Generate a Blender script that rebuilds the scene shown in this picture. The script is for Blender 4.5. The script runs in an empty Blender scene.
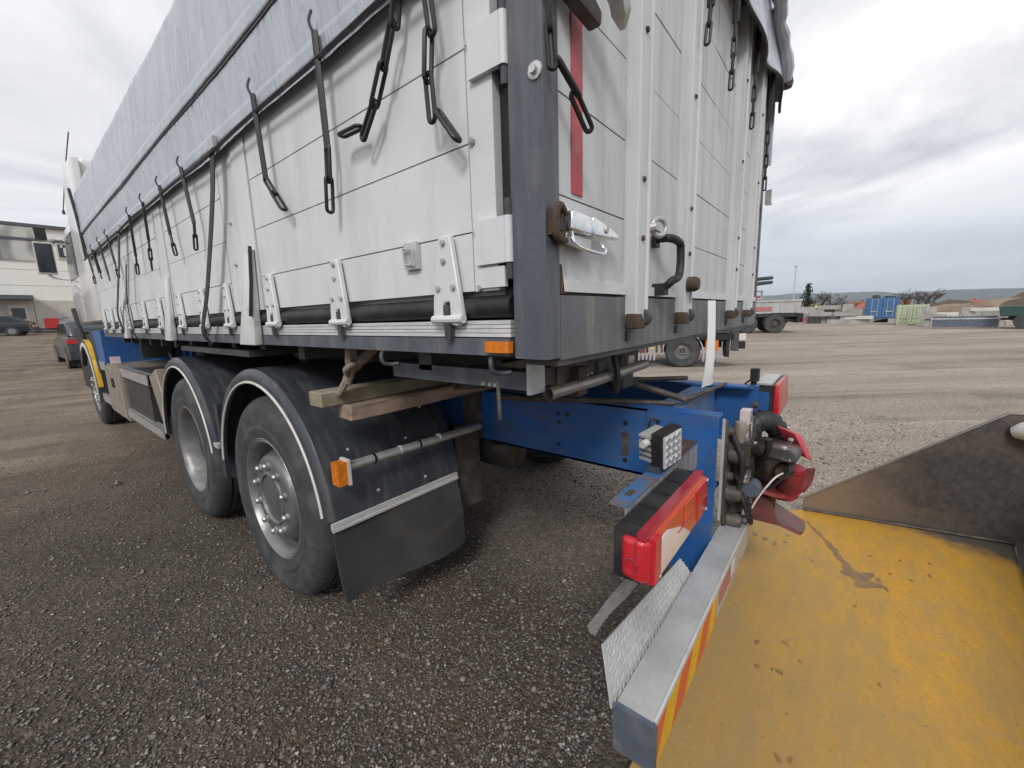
import bpy, bmesh, math, random
import numpy as np
from mathutils import Vector, Matrix
random.seed(7); RNG = np.random.default_rng(11)
R = math.radians
SC = bpy.context.scene
COL = SC.collection

# ------------------------------------------------------------------ camera
cam = bpy.data.cameras.new("camera"); camo = bpy.data.objects.new("camera", cam); COL.objects.link(camo)
CM = np.array([[0.6275367, -0.14577427, 0.76481864], [-0.77802063, -0.07994693, 0.62313111], [-0.02969158, -0.98608232, -0.16358502]])
mw = Matrix(((CM[0, 0], -CM[0, 1], -CM[0, 2], -0.713), (CM[1, 0], -CM[1, 1], -CM[1, 2], -0.479), (CM[2, 0], -CM[2, 1], -CM[2, 2], 1.353), (0, 0, 0, 1)))
camo.matrix_world = mw
cam.sensor_width = 36.0; cam.lens = 36 * 408.585 / 1024
cam.clip_start = 0.05; cam.clip_end = 20000
SC.camera = camo

# ------------------------------------------------------------------ light: overcast, softly lit from behind and left
SUN_AZ = (-0.80, -0.42); SUN_EL = R(40)
sl = bpy.data.lights.new("sun", 'SUN'); sl.energy = 1.5; sl.angle = R(14); sl.color = (1.0, .98, .955)
so = bpy.data.objects.new("sun", sl); COL.objects.link(so)
_a = Vector((SUN_AZ[0], SUN_AZ[1], 0)).normalized()
SD = Vector((_a.x * math.cos(SUN_EL), _a.y * math.cos(SUN_EL), math.sin(SUN_EL)))
so.rotation_euler = SD.to_track_quat('Z', 'Y').to_euler()
W = bpy.data.worlds.new("World"); SC.world = W; W.use_nodes = True
nt = W.node_tree; nt.nodes.clear()
def wn(t, **k):
    n = nt.nodes.new(t)
    for a, b in k.items(): setattr(n, a, b)
    return n
wo = wn('ShaderNodeOutputWorld'); bg = wn('ShaderNodeBackground'); bg.inputs[1].default_value = 0.1
sky = wn('ShaderNodeTexSky', sky_type='NISHITA', sun_disc=False)
sky.sun_elevation = SUN_EL; sky.sun_rotation = math.atan2(_a.x, _a.y)
tc = wn('ShaderNodeTexCoord')
sep = wn('ShaderNodeSeparateXYZ'); nt.links.new(tc.outputs['Generated'], sep.inputs[0])
def wmath(op, a, b=None, c=None):
    n = wn('ShaderNodeMath', operation=op)
    for i, v in enumerate((a, b, c)):
        if v is None: continue
        if isinstance(v, (int, float)): n.inputs[i].default_value = v
        else: nt.links.new(v, n.inputs[i])
    return n.outputs[0]
# project directions onto a flat cloud deck so clouds shrink towards the horizon
den = wmath('ADD', wmath('MAXIMUM', sep.outputs[2], 0.0), 0.16)
cxyz = wn('ShaderNodeCombineXYZ')
nt.links.new(wmath('DIVIDE', sep.outputs[0], den), cxyz.inputs[0]); nt.links.new(wmath('DIVIDE', sep.outputs[1], den), cxyz.inputs[1])
n1 = wn('ShaderNodeTexNoise'); n1.inputs['Scale'].default_value = 0.95; n1.inputs['Detail'].default_value = 7; n1.inputs['Roughness'].default_value = .55; n1.inputs['Distortion'].default_value = .6
nt.links.new(cxyz.outputs[0], n1.inputs['Vector'])
cr = wn('ShaderNodeValToRGB'); cr.color_ramp.elements[0].position = .36; cr.color_ramp.elements[0].color = (4.9, 5.1, 5.5, 1)
cr.color_ramp.elements[1].position = .60; cr.color_ramp.elements[1].color = (8.6, 8.6, 8.6, 1)
nt.links.new(n1.outputs[0], cr.inputs[0])
# a long bank of blue-grey cloud low over the hills
n2 = wn('ShaderNodeTexNoise'); n2.inputs['Scale'].default_value = 2.2; n2.inputs['Detail'].default_value = 5
mp = wn('ShaderNodeMapping'); mp.inputs['Scale'].default_value = (1, 1, 6); nt.links.new(tc.outputs['Generated'], mp.inputs[0]); nt.links.new(mp.outputs[0], n2.inputs['Vector'])
el = wmath('ADD', sep.outputs[2], wmath('MULTIPLY', wmath('SUBTRACT', n2.outputs[0], .5), .12))
bank = wn('ShaderNodeValToRGB'); e = bank.color_ramp.elements
e[0].position = .0; e[0].color = (.35, .35, .35, 1); e[1].position = .22; e[1].color = (0, 0, 0, 1)
e2 = e.new(.035); e2.color = (.95, .95, .95, 1); e3 = e.new(.10); e3.color = (.75, .75, .75, 1)
nt.links.new(el, bank.inputs[0])
mxb = wn('ShaderNodeMix', data_type='RGBA'); nt.links.new(bank.outputs[0], mxb.inputs[0]); nt.links.new(cr.outputs[0], mxb.inputs[6]); mxb.inputs[7].default_value = (4.7, 5.15, 5.95, 1)
mx = wn('ShaderNodeMix', data_type='RGBA'); mx.inputs[0].default_value = .93
nt.links.new(sky.outputs[0], mx.inputs[6]); nt.links.new(mxb.outputs[2], mx.inputs[7])
nt.links.new(mx.outputs[2], bg.inputs[0]); nt.links.new(bg.outputs[0], wo.inputs[0])
SC.view_settings.view_transform = 'Standard'; SC.view_settings.look = 'None'; SC.view_settings.exposure = 0.32; SC.view_settings.gamma = 1.0
SC.render.engine = 'CYCLES'
try:
    SC.cycles.max_bounces = 6; SC.cycles.diffuse_bounces = 3; SC.cycles.glossy_bounces = 3; SC.cycles.use_denoising = True
except Exception: pass

# ------------------------------------------------------------------ materials
def mat(name, col, rough=.6, metal=0.0, var=.12, scale=6.0, dirt=None, damt=0.0, dscale=3.0, dstretch=(1, 1, 1), bump=0.0, bscale=40.0, spec=.5, coat=0.0, dlo=.48, dhi=.68):
    m = bpy.data.materials.new(name); m.use_nodes = True
    t = m.node_tree; N = t.nodes; L = t.links; b = N['Principled BSDF']
    b.inputs['Roughness'].default_value = rough; b.inputs['Metallic'].default_value = metal
    b.inputs['Specular IOR Level'].default_value = spec
    if coat: b.inputs['Coat Weight'].default_value = coat; b.inputs['Coat Roughness'].default_value = .15
    g = N.new('ShaderNodeNewGeometry')
    no = N.new('ShaderNodeTexNoise'); no.inputs['Scale'].default_value = scale; no.inputs['Detail'].default_value = 6; no.inputs['Roughness'].default_value = .6
    L.new(g.outputs['Position'], no.inputs['Vector'])
    rp = N.new('ShaderNodeValToRGB')
    c = np.array(col)
    lo = c * (1 - var); hi = np.minimum(c * (1 + var), 1)
    rp.color_ramp.elements[0].position = .3; rp.color_ramp.elements[0].color = (*lo, 1)
    rp.color_ramp.elements[1].position = .7; rp.color_ramp.elements[1].color = (*hi, 1)
    L.new(no.outputs[0], rp.inputs[0]); out = rp.outputs[0]
    if dirt is not None:
        mpn = N.new('ShaderNodeMapping'); mpn.inputs['Scale'].default_value = dstretch; L.new(g.outputs['Position'], mpn.inputs[0])
        nd = N.new('ShaderNodeTexNoise'); nd.inputs['Scale'].default_value = dscale; nd.inputs['Detail'].default_value = 8; nd.inputs['Roughness'].default_value = .65
        L.new(mpn.outputs[0], nd.inputs['Vector'])
        rd = N.new('ShaderNodeValToRGB'); rd.color_ramp.elements[0].position = dlo; rd.color_ramp.elements[1].position = dhi
        rd.color_ramp.elements[1].color = (damt, damt, damt, 1); rd.color_ramp.elements[0].color = (0, 0, 0, 1)
        L.new(nd.outputs[0], rd.inputs[0])
        mi = N.new('ShaderNodeMix'); mi.data_type = 'RGBA'; L.new(rd.outputs[0], mi.inputs[0]); L.new(out, mi.inputs[6]); mi.inputs[7].default_value = (*dirt, 1)
        out = mi.outputs[2]
        if metal > .3:
            ma = N.new('ShaderNodeMath'); ma.operation = 'MULTIPLY_ADD'; L.new(rd.outputs[0], ma.inputs[0]); ma.inputs[1].default_value = -metal; ma.inputs[2].default_value = metal; L.new(ma.outputs[0], b.inputs['Metallic'])
    L.new(out, b.inputs['Base Color'])
    rr = N.new('ShaderNodeMapRange'); rr.inputs['To Min'].default_value = max(rough - .12, .03); rr.inputs['To Max'].default_value = min(rough + .12, 1); L.new(no.outputs[0], rr.inputs['Value']); L.new(rr.outputs[0], b.inputs['Roughness'])
    if bump:
        nb = N.new('ShaderNodeTexNoise'); nb.inputs['Scale'].default_value = bscale; nb.inputs['Detail'].default_value = 5; L.new(g.outputs['Position'], nb.inputs['Vector'])
        bp = N.new('ShaderNodeBump'); bp.inputs['Strength'].default_value = bump; bp.inputs['Distance'].default_value = .01; L.new(nb.outputs[0], bp.inputs['Height']); L.new(bp.outputs[0], b.inputs['Normal'])
    return m
M = {}
M['white_board'] = mat('white_board', (.66, .668, .672), .45, dirt=(.36, .33, .29), damt=.42, dscale=5, dstretch=(1.3, 1.3, .3), var=.05, scale=3, bump=.08, bscale=25, dlo=.50, dhi=.78)
M['gate_board'] = mat('gate_board', (.565, .575, .575), .5, dirt=(.26, .23, .19), damt=.6, dscale=6, dstretch=(2.2, 2.2, .16), var=.06, scale=3, bump=.06, bscale=25, dlo=.47, dhi=.8)
M['white_metal'] = mat('white_metal', (.66, .66, .65), .4, dirt=(.25, .19, .13), damt=.7, dscale=14, var=.06, dlo=.56, dhi=.72)
M['alu'] = mat('alu', (.62, .62, .61), .36, .75, dirt=(.30, .29, .27), damt=.6, dscale=9, var=.1, bump=.05, bscale=90)
M['alu_strip'] = mat('alu_strip', (.66, .67, .68), .4, .25, dirt=(.32, .31, .29), damt=.5, dscale=12, dstretch=(1, 1, 8), var=.08)
M['grey_paint'] = mat('grey_paint', (.085, .095, .115), .5, dirt=(.21, .205, .19), damt=.6, dscale=5, dstretch=(2.5, 2.5, .35), var=.14, scale=9, bump=.1, bscale=60)
M['grey_beam'] = mat('grey_beam', (.125, .13, .14), .55, dirt=(.27, .25, .2), damt=.75, dscale=5, dstretch=(3.5, 3.5, .25), var=.15, scale=9, bump=.12, bscale=60)
M['dark_steel'] = mat('dark_steel', (.045, .05, .058), .55, dirt=(.12, .10, .08), damt=.6, dscale=7, var=.2)
M['black'] = mat('black', (.012, .012, .013), .5, var=.2)
M['black_rubber'] = mat('black_rubber', (.016, .016, .017), .55, dirt=(.07, .066, .06), damt=.5, dscale=12, var=.2)
M['tyre'] = mat('tyre', (.043, .045, .049), .72, dirt=(.12, .115, .108), damt=.65, dscale=7, var=.2, bump=.15, bscale=120)
M['fender'] = mat('fender', (.040, .046, .055), .30, dirt=(.17, .15, .125), damt=.6, dscale=6, dstretch=(4.5, 1.2, .6), var=.25, scale=4, bump=.08, bscale=30, dlo=.50, dhi=.76)
M['flap'] = mat('flap', (.05, .052, .055), .2, dirt=(.10, .098, .094), damt=.3, dscale=1.5, var=.12, bump=.05, bscale=12, dlo=.4, dhi=.8)
M['trim'] = mat('trim', (.62, .60, .56), .45, var=.12, scale=20)
M['blue'] = mat('blue', (.018, .105, .33), .42, dirt=(.10, .11, .125), damt=.65, dscale=5, dstretch=(1, .8, 2.2), var=.2, scale=3, coat=.1, bump=.08, bscale=40, dlo=.47, dhi=.74)
M['blue_worn'] = mat('blue_worn', (.06, .15, .32), .5, dirt=(.20, .13, .08), damt=.8, dscale=16, var=.2, dlo=.50, dhi=.62)
M['rust'] = mat('rust', (.075, .046, .032), .8, dirt=(.05, .035, .03), damt=.7, dscale=18, var=.3, bump=.3, bscale=80)
M['grime'] = mat('grime', (.06, .05, .042), .6, dirt=(.17, .14, .11), damt=.7, dscale=16, var=.35, bump=.3, bscale=70)
M['grease'] = mat('grease', (.020, .016, .013), .28, dirt=(.14, .09, .055), damt=.6, dscale=13, var=.3, bump=.25, bscale=45)
M['red'] = mat('red', (.25, .022, .026), .5, dirt=(.06, .034, .030), damt=.85, dscale=13, var=.3, bump=.15, bscale=60, dlo=.46, dhi=.62, spec=.35)
M['red_clean'] = mat('red_clean', (.52, .06, .07), .42, var=.15, scale=20)
M['red_brown'] = mat('red_brown', (.15, .05, .042), .45, dirt=(.05, .03, .026), damt=.7, dscale=14, var=.3, bump=.2, bscale=50)
M['red_tape'] = mat('red_tape', (.42, .035, .05), .45, dirt=(.35, .25, .24), damt=.4, dscale=14, var=.1)
M['lens_red'] = mat('lens_red', (.56, .018, .03), .2, var=.10, scale=120, coat=.4, bump=.25, bscale=220, dirt=(.30, .05, .05), damt=.5, dscale=14)
M['lens_orange'] = mat('lens_orange', (.60, .075, .025), .2, var=.10, scale=120, coat=.4, bump=.25, bscale=220)
M['lens_white'] = mat('lens_white', (.74, .63, .61), .2, var=.08, coat=.4)
M['lens_rim'] = mat('lens_rim', (.36, .03, .045), .3, var=.1, coat=.3)
M['amber'] = mat('amber', (.68, .19, .01), .25, var=.2, scale=60, coat=.3, dirt=(.35, .1, .02), damt=.5, dscale=50)
M['chrome'] = mat('chrome', (.75, .76, .77), .2, .95, var=.06, dirt=(.4, .38, .35), damt=.4, dscale=20)
M['rim'] = mat('rim', (.34, .335, .33), .4, .8, dirt=(.13, .12, .11), damt=.85, dscale=11, var=.15, dlo=.36, dhi=.66)
M['disc'] = mat('disc', (.20, .198, .195), .42, .6, dirt=(.09, .085, .08), damt=.8, dscale=12, var=.2, dlo=.36, dhi=.66)
M['hub'] = mat('hub', (.16, .16, .16), .45, .5, dirt=(.10, .095, .09), damt=.7, dscale=12, var=.2)
M['nut'] = mat('nut', (.50, .49, .48), .35, .8, dirt=(.15, .13, .12), damt=.8, dscale=40, var=.2)
M['led'] = mat('led', (.80, .82, .84), .1, .25, var=.12, scale=50, coat=.8)
M['led_cell'] = mat('led_cell', (.55, .57, .60), .12, .5, var=.2, scale=90, coat=.6)
M['wood_old'] = mat('wood_old', (.27, .23, .165), .85, dirt=(.17, .19, .09), damt=.7, dscale=8, dstretch=(.5, 3, 3), var=.3, scale=14, bump=.3, bscale=60)
M['wood'] = mat('wood', (.36, .265, .195), .8, dirt=(.13, .09, .065), damt=.8, dscale=9, dstretch=(.35, 5, 5), var=.2, scale=14, bump=.3, bscale=60)
M['rope'] = mat('rope', (.27, .21, .17), .9, var=.35, scale=80, bump=.5, bscale=250)
M['stripe_orange'] = mat('stripe_orange', (.75, .115, .035), .4, dirt=(.4, .18, .1), damt=.4, dscale=16, var=.1)
M['stripe_yellow'] = mat('stripe_yellow', (.82, .46, .01), .4, dirt=(.5, .3, .08), damt=.4, dscale=16, var=.1)
M['galv'] = mat('galv', (.58, .58, .57), .45, .45, dirt=(.30, .29, .27), damt=.7, dscale=8, var=.18, bump=.08, bscale=60)
M['galv_dirty'] = mat('galv_dirty', (.32, .32, .31), .55, .3, dirt=(.11, .09, .07), damt=.85, dscale=10, dstretch=(2.5, 2.5, .6), var=.25, bump=.12, bscale=60)
M['steel_blue'] = mat('steel_blue', (.10, .125, .165), .5, .2, dirt=(.22, .22, .21), damt=.6, dscale=9, var=.15)
M['white_paint'] = mat('white_paint', (.70, .69, .67), .25, var=.03, coat=.4, dirt=(.5, .47, .43), damt=.3, dscale=3)
M['glass'] = mat('glass', (.02, .025, .03), .06, var=.1, spec=.7)
M['plastic_sheet'] = mat('plastic_sheet', (.70, .70, .68), .4, var=.06)
M['yellow_paint'] = mat('yellow_paint', (.72, .44, .03), .4, dirt=(.2, .14, .07), damt=.5, dscale=10, var=.1)
M['lilac'] = mat('lilac', (.38, .34, .45), .4, var=.2)
M['film'] = mat('film', (.82, .82, .80), .18, var=.05)
M['film'].node_tree.nodes['Principled BSDF'].inputs['Transmission Weight'].default_value = .75
M['sticker'] = mat('sticker', (.42, .15, .14), .4, var=.3, scale=60)
M['tool_box'] = mat('tool_box', (.36, .32, .27), .45, .4, dirt=(.13, .09, .06), damt=.8, dscale=6, var=.2)
M['dark_axle'] = mat('dark_axle', (.035, .033, .031), .6, dirt=(.10, .085, .07), damt=.6, dscale=10, var=.3)
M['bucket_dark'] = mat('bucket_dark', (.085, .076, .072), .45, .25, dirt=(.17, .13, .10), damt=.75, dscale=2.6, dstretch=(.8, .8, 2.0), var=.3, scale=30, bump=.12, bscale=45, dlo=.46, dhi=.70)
def plate_mouth_tan():     # side plates turn tan towards the mouth end, broken up by noise
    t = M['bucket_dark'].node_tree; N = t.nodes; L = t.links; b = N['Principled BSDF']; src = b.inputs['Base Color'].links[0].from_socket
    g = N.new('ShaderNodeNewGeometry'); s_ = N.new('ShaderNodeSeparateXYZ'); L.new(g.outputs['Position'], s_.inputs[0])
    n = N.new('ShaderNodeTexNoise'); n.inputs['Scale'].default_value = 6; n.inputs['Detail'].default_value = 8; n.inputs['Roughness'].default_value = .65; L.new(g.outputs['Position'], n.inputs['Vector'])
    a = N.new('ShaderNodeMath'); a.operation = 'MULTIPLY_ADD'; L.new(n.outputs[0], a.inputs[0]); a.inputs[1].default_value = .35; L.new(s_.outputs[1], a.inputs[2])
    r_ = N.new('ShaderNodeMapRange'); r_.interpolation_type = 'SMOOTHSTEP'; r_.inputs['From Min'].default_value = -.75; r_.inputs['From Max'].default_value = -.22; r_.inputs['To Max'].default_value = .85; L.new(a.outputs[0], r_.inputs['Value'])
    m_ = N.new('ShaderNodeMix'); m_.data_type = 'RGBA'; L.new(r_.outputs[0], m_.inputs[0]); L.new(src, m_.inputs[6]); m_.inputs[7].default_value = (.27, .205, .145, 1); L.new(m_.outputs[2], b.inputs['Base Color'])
plate_mouth_tan()

# tarpaulin: silver-grey woven plastic with fine crinkles
def tarp_mat():
    m = mat('tarp', (.42, .45, .50), .26, var=.06, scale=1.2, dirt=(.53, .56, .61), damt=.5, dscale=4, dstretch=(1, 1.2, .5))
    t = m.node_tree; N = t.nodes; L = t.links; b = N['Principled BSDF']; g = N.new('ShaderNodeNewGeometry')
    mp_ = N.new('ShaderNodeMapping'); mp_.inputs['Rotation'].default_value = (R(14), 0, 0); mp_.inputs['Scale'].default_value = (1, 3.0, .7); L.new(g.outputs['Position'], mp_.inputs[0])
    a = N.new('ShaderNodeTexNoise'); a.inputs['Scale'].default_value = 3.2; a.inputs['Detail'].default_value = 4; a.inputs['Roughness'].default_value = .5; a.inputs['Distortion'].default_value = 1.4; L.new(mp_.outputs[0], a.inputs['Vector'])
    v = N.new('ShaderNodeTexVoronoi'); v.feature = 'DISTANCE_TO_EDGE'; v.inputs['Scale'].default_value = 6; L.new(mp_.outputs[0], v.inputs['Vector'])
    ad = N.new('ShaderNodeMath'); ad.operation = 'MULTIPLY_ADD'; L.new(v.outputs['Distance'], ad.inputs[0]); ad.inputs[1].default_value = .5; L.new(a.outputs[0], ad.inputs[2])
    bp = N.new('ShaderNodeBump'); bp.inputs['Strength'].default_value = .55; bp.inputs['Distance'].default_value = .035; L.new(ad.outputs[0], bp.inputs['Height']); L.new(bp.outputs[0], b.inputs['Normal'])
    return m
M['tarp'] = tarp_mat()

def floor_paint():      # worn ochre paint of the bucket floor: paint rubbed to bare grey steel towards the back corner
    m = mat('bucket_floor', (.56, .295, .030), .55, dirt=(.38, .24, .085), damt=.85, dscale=7, dstretch=(.8, 2.6, 1), var=.12, scale=60.0, bump=.16, bscale=70, dlo=.40, dhi=.74)
    t = m.node_tree; N = t.nodes; L = t.links; b = N['Principled BSDF']; src = b.inputs['Base Color'].links[0].from_socket
    g = N.new('ShaderNodeNewGeometry'); s = N.new('ShaderNodeSeparateXYZ'); L.new(g.outputs['Position'], s.inputs[0])
    n = N.new('ShaderNodeTexNoise'); n.inputs['Scale'].default_value = 5.5; n.inputs['Detail'].default_value = 8; n.inputs['Roughness'].default_value = .62; L.new(g.outputs['Position'], n.inputs['Vector'])
    def ma(op, a, bb, c=None):
        q = N.new('ShaderNodeMath'); q.operation = op
        for i, vv in enumerate((a, bb, c)):
            if vv is None: continue
            if isinstance(vv, (int, float)): q.inputs[i].default_value = vv
            else: L.new(vv, q.inputs[i])
        return q.outputs[0]
    # scraped band along the side wall and the back edge
    d1 = ma('MULTIPLY_ADD', s.outputs[0], 1.0, ma('MULTIPLY', s.outputs[1], -.55))          # x - .55 y
    e1 = ma('ADD', d1, ma('MULTIPLY', n.outputs[0], .55))
    r1 = N.new('ShaderNodeMapRange'); r1.inputs['From Min'].default_value = 3.13; r1.inputs['From Max'].default_value = 3.30; L.new(e1, r1.inputs['Value'])
    mi = N.new('ShaderNodeMix'); mi.data_type = 'RGBA'; L.new(r1.outputs[0], mi.inputs[0]); L.new(src, mi.inputs[6]); mi.inputs[7].default_value = (.10, .085, .07, 1)
    # grey dusty scuffs near the lip on the left
    n2_ = N.new('ShaderNodeTexNoise'); n2_.inputs['Scale'].default_value = 3.2; n2_.inputs['Detail'].default_value = 7; L.new(g.outputs['Position'], n2_.inputs['Vector'])
    e2_ = ma('MULTIPLY_ADD', n2_.outputs[0], .55, ma('MULTIPLY_ADD', s.outputs[1], .6, ma('MULTIPLY', s.outputs[0], -.18)))
    r2 = N.new('ShaderNodeMapRange'); r2.inputs['From Min'].default_value = -.42; r2.inputs['From Max'].default_value = -.02; r2.inputs['To Max'].default_value = .62; L.new(e2_, r2.inputs['Value'])
    m2 = N.new('ShaderNodeMix'); m2.data_type = 'RGBA'; L.new(r2.outputs[0], m2.inputs[0]); L.new(mi.outputs[2], m2.inputs[6]); m2.inputs[7].default_value = (.29, .205, .095, 1)
    # fine scrapes left by loads sliding in and out, and pinhole rust
    mpS = N.new('ShaderNodeMapping'); mpR = N.new('ShaderNodeMapping'); mpR.inputs['Rotation'].default_value = (0, 0, R(-8)); L.new(g.outputs['Position'], mpR.inputs[0]); mpS.inputs['Scale'].default_value = (55, 2.2, 1); L.new(mpR.outputs[0], mpS.inputs[0])
    nS = N.new('ShaderNodeTexNoise'); nS.inputs['Scale'].default_value = 1; nS.inputs['Detail'].default_value = 4; L.new(mpS.outputs[0], nS.inputs['Vector'])
    rS = N.new('ShaderNodeMapRange'); rS.inputs['From Min'].default_value = .60; rS.inputs['From Max'].default_value = .72; rS.inputs['To Max'].default_value = .55; L.new(nS.outputs[0], rS.inputs['Value'])
    mS = N.new('ShaderNodeMix'); mS.data_type = 'RGBA'; L.new(rS.outputs[0], mS.inputs[0]); L.new(m2.outputs[2], mS.inputs[6]); mS.inputs[7].default_value = (.38, .27, .13, 1)
    nP = N.new('ShaderNodeTexNoise'); nP.inputs['Scale'].default_value = 38; nP.inputs['Detail'].default_value = 3; L.new(g.outputs['Position'], nP.inputs['Vector'])
    rP = N.new('ShaderNodeMapRange'); rP.inputs['From Min'].default_value = .69; rP.inputs['From Max'].default_value = .74; rP.inputs['To Max'].default_value = .7; L.new(nP.outputs[0], rP.inputs['Value'])
    mP = N.new('ShaderNodeMix'); mP.data_type = 'RGBA'; L.new(rP.outputs[0], mP.inputs[0]); L.new(mS.outputs[2], mP.inputs[6]); mP.inputs[7].default_value = (.16, .09, .035, 1)
    L.new(mP.outputs[2], b.inputs['Base Color'])
    return m
M['bucket_floor'] = floor_paint()
M['oil'] = mat('oil', (.25, .145, .055), .4, var=.3, scale=20)

def ground_mat():
    m = bpy.data.materials.new('gravel_ground'); m.use_nodes = True
    t = m.node_tree; N = t.nodes; L = t.links; b = N['Principled BSDF']; b.inputs['Roughness'].default_value = .9; b.inputs['Specular IOR Level'].default_value = .12
    g = N.new('ShaderNodeNewGeometry'); s = N.new('ShaderNodeSeparateXYZ'); L.new(g.outputs['Position'], s.inputs[0])
    def ma(op, a, bb=None, c=None):
        q = N.new('ShaderNodeMath'); q.operation = op
        for i, vv in enumerate((a, bb, c)):
            if vv is None: continue
            if isinstance(vv, (int, float)): q.inputs[i].default_value = vv
            else: L.new(vv, q.inputs[i])
        return q.outputs[0]
    def noise(sc, det=6, stretch=None):
        n = N.new('ShaderNodeTexNoise'); n.inputs['Scale'].default_value = sc; n.inputs['Detail'].default_value = det; n.inputs['Roughness'].default_value = .6
        if stretch:
            mr_ = N.new('ShaderNodeMapping'); mr_.inputs['Rotation'].default_value = (0, 0, R(stretch[2])); L.new(g.outputs['Position'], mr_.inputs[0]); mp_ = N.new('ShaderNodeMapping'); mp_.inputs['Scale'].default_value = (stretch[0], stretch[1], 1); L.new(mr_.outputs[0], mp_.inputs[0]); L.new(mp_.outputs[0], n.inputs['Vector'])
        else: L.new(g.outputs['Position'], n.inputs['Vector'])
        return n.outputs[0]
    def ramp(v, pts):
        r_ = N.new('ShaderNodeValToRGB'); el_ = r_.color_ramp.elements
        el_[0].position, el_[0].color = pts[0][0], (*pts[0][1], 1); el_[1].position, el_[1].color = pts[-1][0], (*pts[-1][1], 1)
        for p_, c_ in pts[1:-1]:
            q = el_.new(p_); q.color = (*c_, 1)
        L.new(v, r_.inputs[0]); return r_.outputs[0]
    def mix(f, a, bb, mode='MIX'):
        q = N.new('ShaderNodeMix'); q.data_type = 'RGBA'; q.blend_type = mode
        for i, vv in ((0, f), (6, a), (7, bb)):
            if isinstance(vv, (int, float)): q.inputs[i].default_value = vv
            elif isinstance(vv, tuple): q.inputs[i].default_value = (*vv, 1)
            else: L.new(vv, q.inputs[i])
        return q.outputs[2]
    # pebbles
    vo = N.new('ShaderNodeTexVoronoi'); vo.inputs['Scale'].default_value = 120; L.new(g.outputs['Position'], vo.inputs['Vector'])
    sv = N.new('ShaderNodeSeparateColor'); L.new(vo.outputs['Color'], sv.inputs[0])
    peb = ramp(sv.outputs[0], [(0, (.55, .53, .51)), (.5, (.85, .83, .80)), (.85, (1.2, 1.16, 1.1)), (1, (1.9, 1.83, 1.72))])
    # darkest by the truck, brown dust further along, pale tan beyond
    dark = ramp(noise(1.1), [(.3, (.070, .060, .051)), (.7, (.130, .111, .094))])
    brown = ramp(noise(.5, 7, (1, 3, 20)), [(.28, (.115, .092, .074)), (.5, (.215, .172, .138)), (.72, (.32, .262, .21))])
    tan = ramp(noise(.22, 8, (.5, 3.4, 51)), [(.26, (.222, .190, .160)), (.48, (.345, .302, .260)), (.72, (.465, .415, .365))])
    wob = ma('MULTIPLY', ma('SUBTRACT', noise(.45, 5), .5), 3.2)
    fy = N.new('ShaderNodeMapRange'); fy.interpolation_type = 'SMOOTHSTEP'; fy.inputs['From Min'].default_value = 3.2; fy.inputs['From Max'].default_value = 6.8
    L.new(ma('ADD', ma('MULTIPLY_ADD', s.outputs[0], -.25, s.outputs[1]), wob), fy.inputs['Value'])
    fx = N.new('ShaderNodeMapRange'); fx.interpolation_type = 'SMOOTHSTEP'; fx.inputs['From Min'].default_value = .35; fx.inputs['From Max'].default_value = 1.9
    L.new(ma('ADD', ma('MULTIPLY_ADD', s.outputs[1], -.15, s.outputs[0]), ma('MULTIPLY', wob, .25)), fx.inputs['Value'])
    base = mix(fy.outputs[0], dark, brown)
    base = mix(fx.outputs[0], base, tan)
    base = mix(1.0, base, peb, 'MULTIPLY')
    # a rusty damp stain under the tail
    rs = noise(3.0, 6)
    dst = N.new('ShaderNodeVectorMath'); dst.operation = 'DISTANCE'; L.new(g.outputs['Position'], dst.inputs[0]); dst.inputs[1].default_value = (.12, .75, 0)
    fr = N.new('ShaderNodeMapRange'); fr.inputs['From Min'].default_value = .75; fr.inputs['From Max'].default_value = .1; fr.inputs['To Max'].default_value = 1.0; L.new(dst.outputs['Value'], fr.inputs['Value'])
    base = mix(ma('MULTIPLY', fr.outputs[0], ma('MULTIPLY', ramp(rs, [(.45, (0, 0, 0)), (.7, (1, 1, 1))]), .8)), base, (.12, .065, .035))
    # tyre tracks: long pale and dark bands, one set along the truck, one across the yard
    def band(rot, sc, lo, hi, amt):
        n_ = noise(1.0, 4, (sc[0], sc[1], rot)); q = N.new('ShaderNodeMapRange'); q.inputs['From Min'].default_value = lo; q.inputs['From Max'].default_value = hi; q.inputs['To Max'].default_value = amt; L.new(n_, q.inputs['Value']); return q.outputs[0]
    far_ = ma('MAXIMUM', fx.outputs[0], fy.outputs[0])
    base = mix(ma('MULTIPLY', band(51, (.10, 1.5), .56, .64, .55), far_), base, (.17, .145, .122))
    base = mix(ma('MULTIPLY', band(44, (.07, 1.1), .56, .72, .45), fx.outputs[0]), base, (.39, .35, .31))
    base = mix(ma('MULTIPLY', band(8, (1.3, .12), .56, .66, .5), fy.outputs[0]), base, (.11, .085, .066))
    base = mix(band(-12, (.5, .9), .56, .74, .45), base, (.135, .115, .098))
    L.new(base, b.inputs['Base Color'])
    hh = ma('ADD', ma('MULTIPLY', vo.outputs['Distance'], -1.0), ma('MULTIPLY', noise(18, 6), 1.2))
    bp = N.new('ShaderNodeBump'); bp.inputs['Strength'].default_value = .7; bp.inputs['Distance'].default_value = .007; L.new(hh, bp.inputs['Height']); L.new(bp.outputs[0], b.inputs['Normal'])
    return m
M['ground'] = ground_mat()
M['stone'] = mat('stone', (.172, .152, .135), .95, var=.7, scale=45, dirt=(.50, .475, .44), damt=.85, dscale=55, dlo=.55, dhi=.63, spec=.1)
M['facade'] = mat('facade', (.81, .795, .735), .7, var=.04, scale=.8)
M['facade_low'] = mat('facade_low', (.50, .47, .42), .8, var=.1, scale=1.5)
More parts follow.
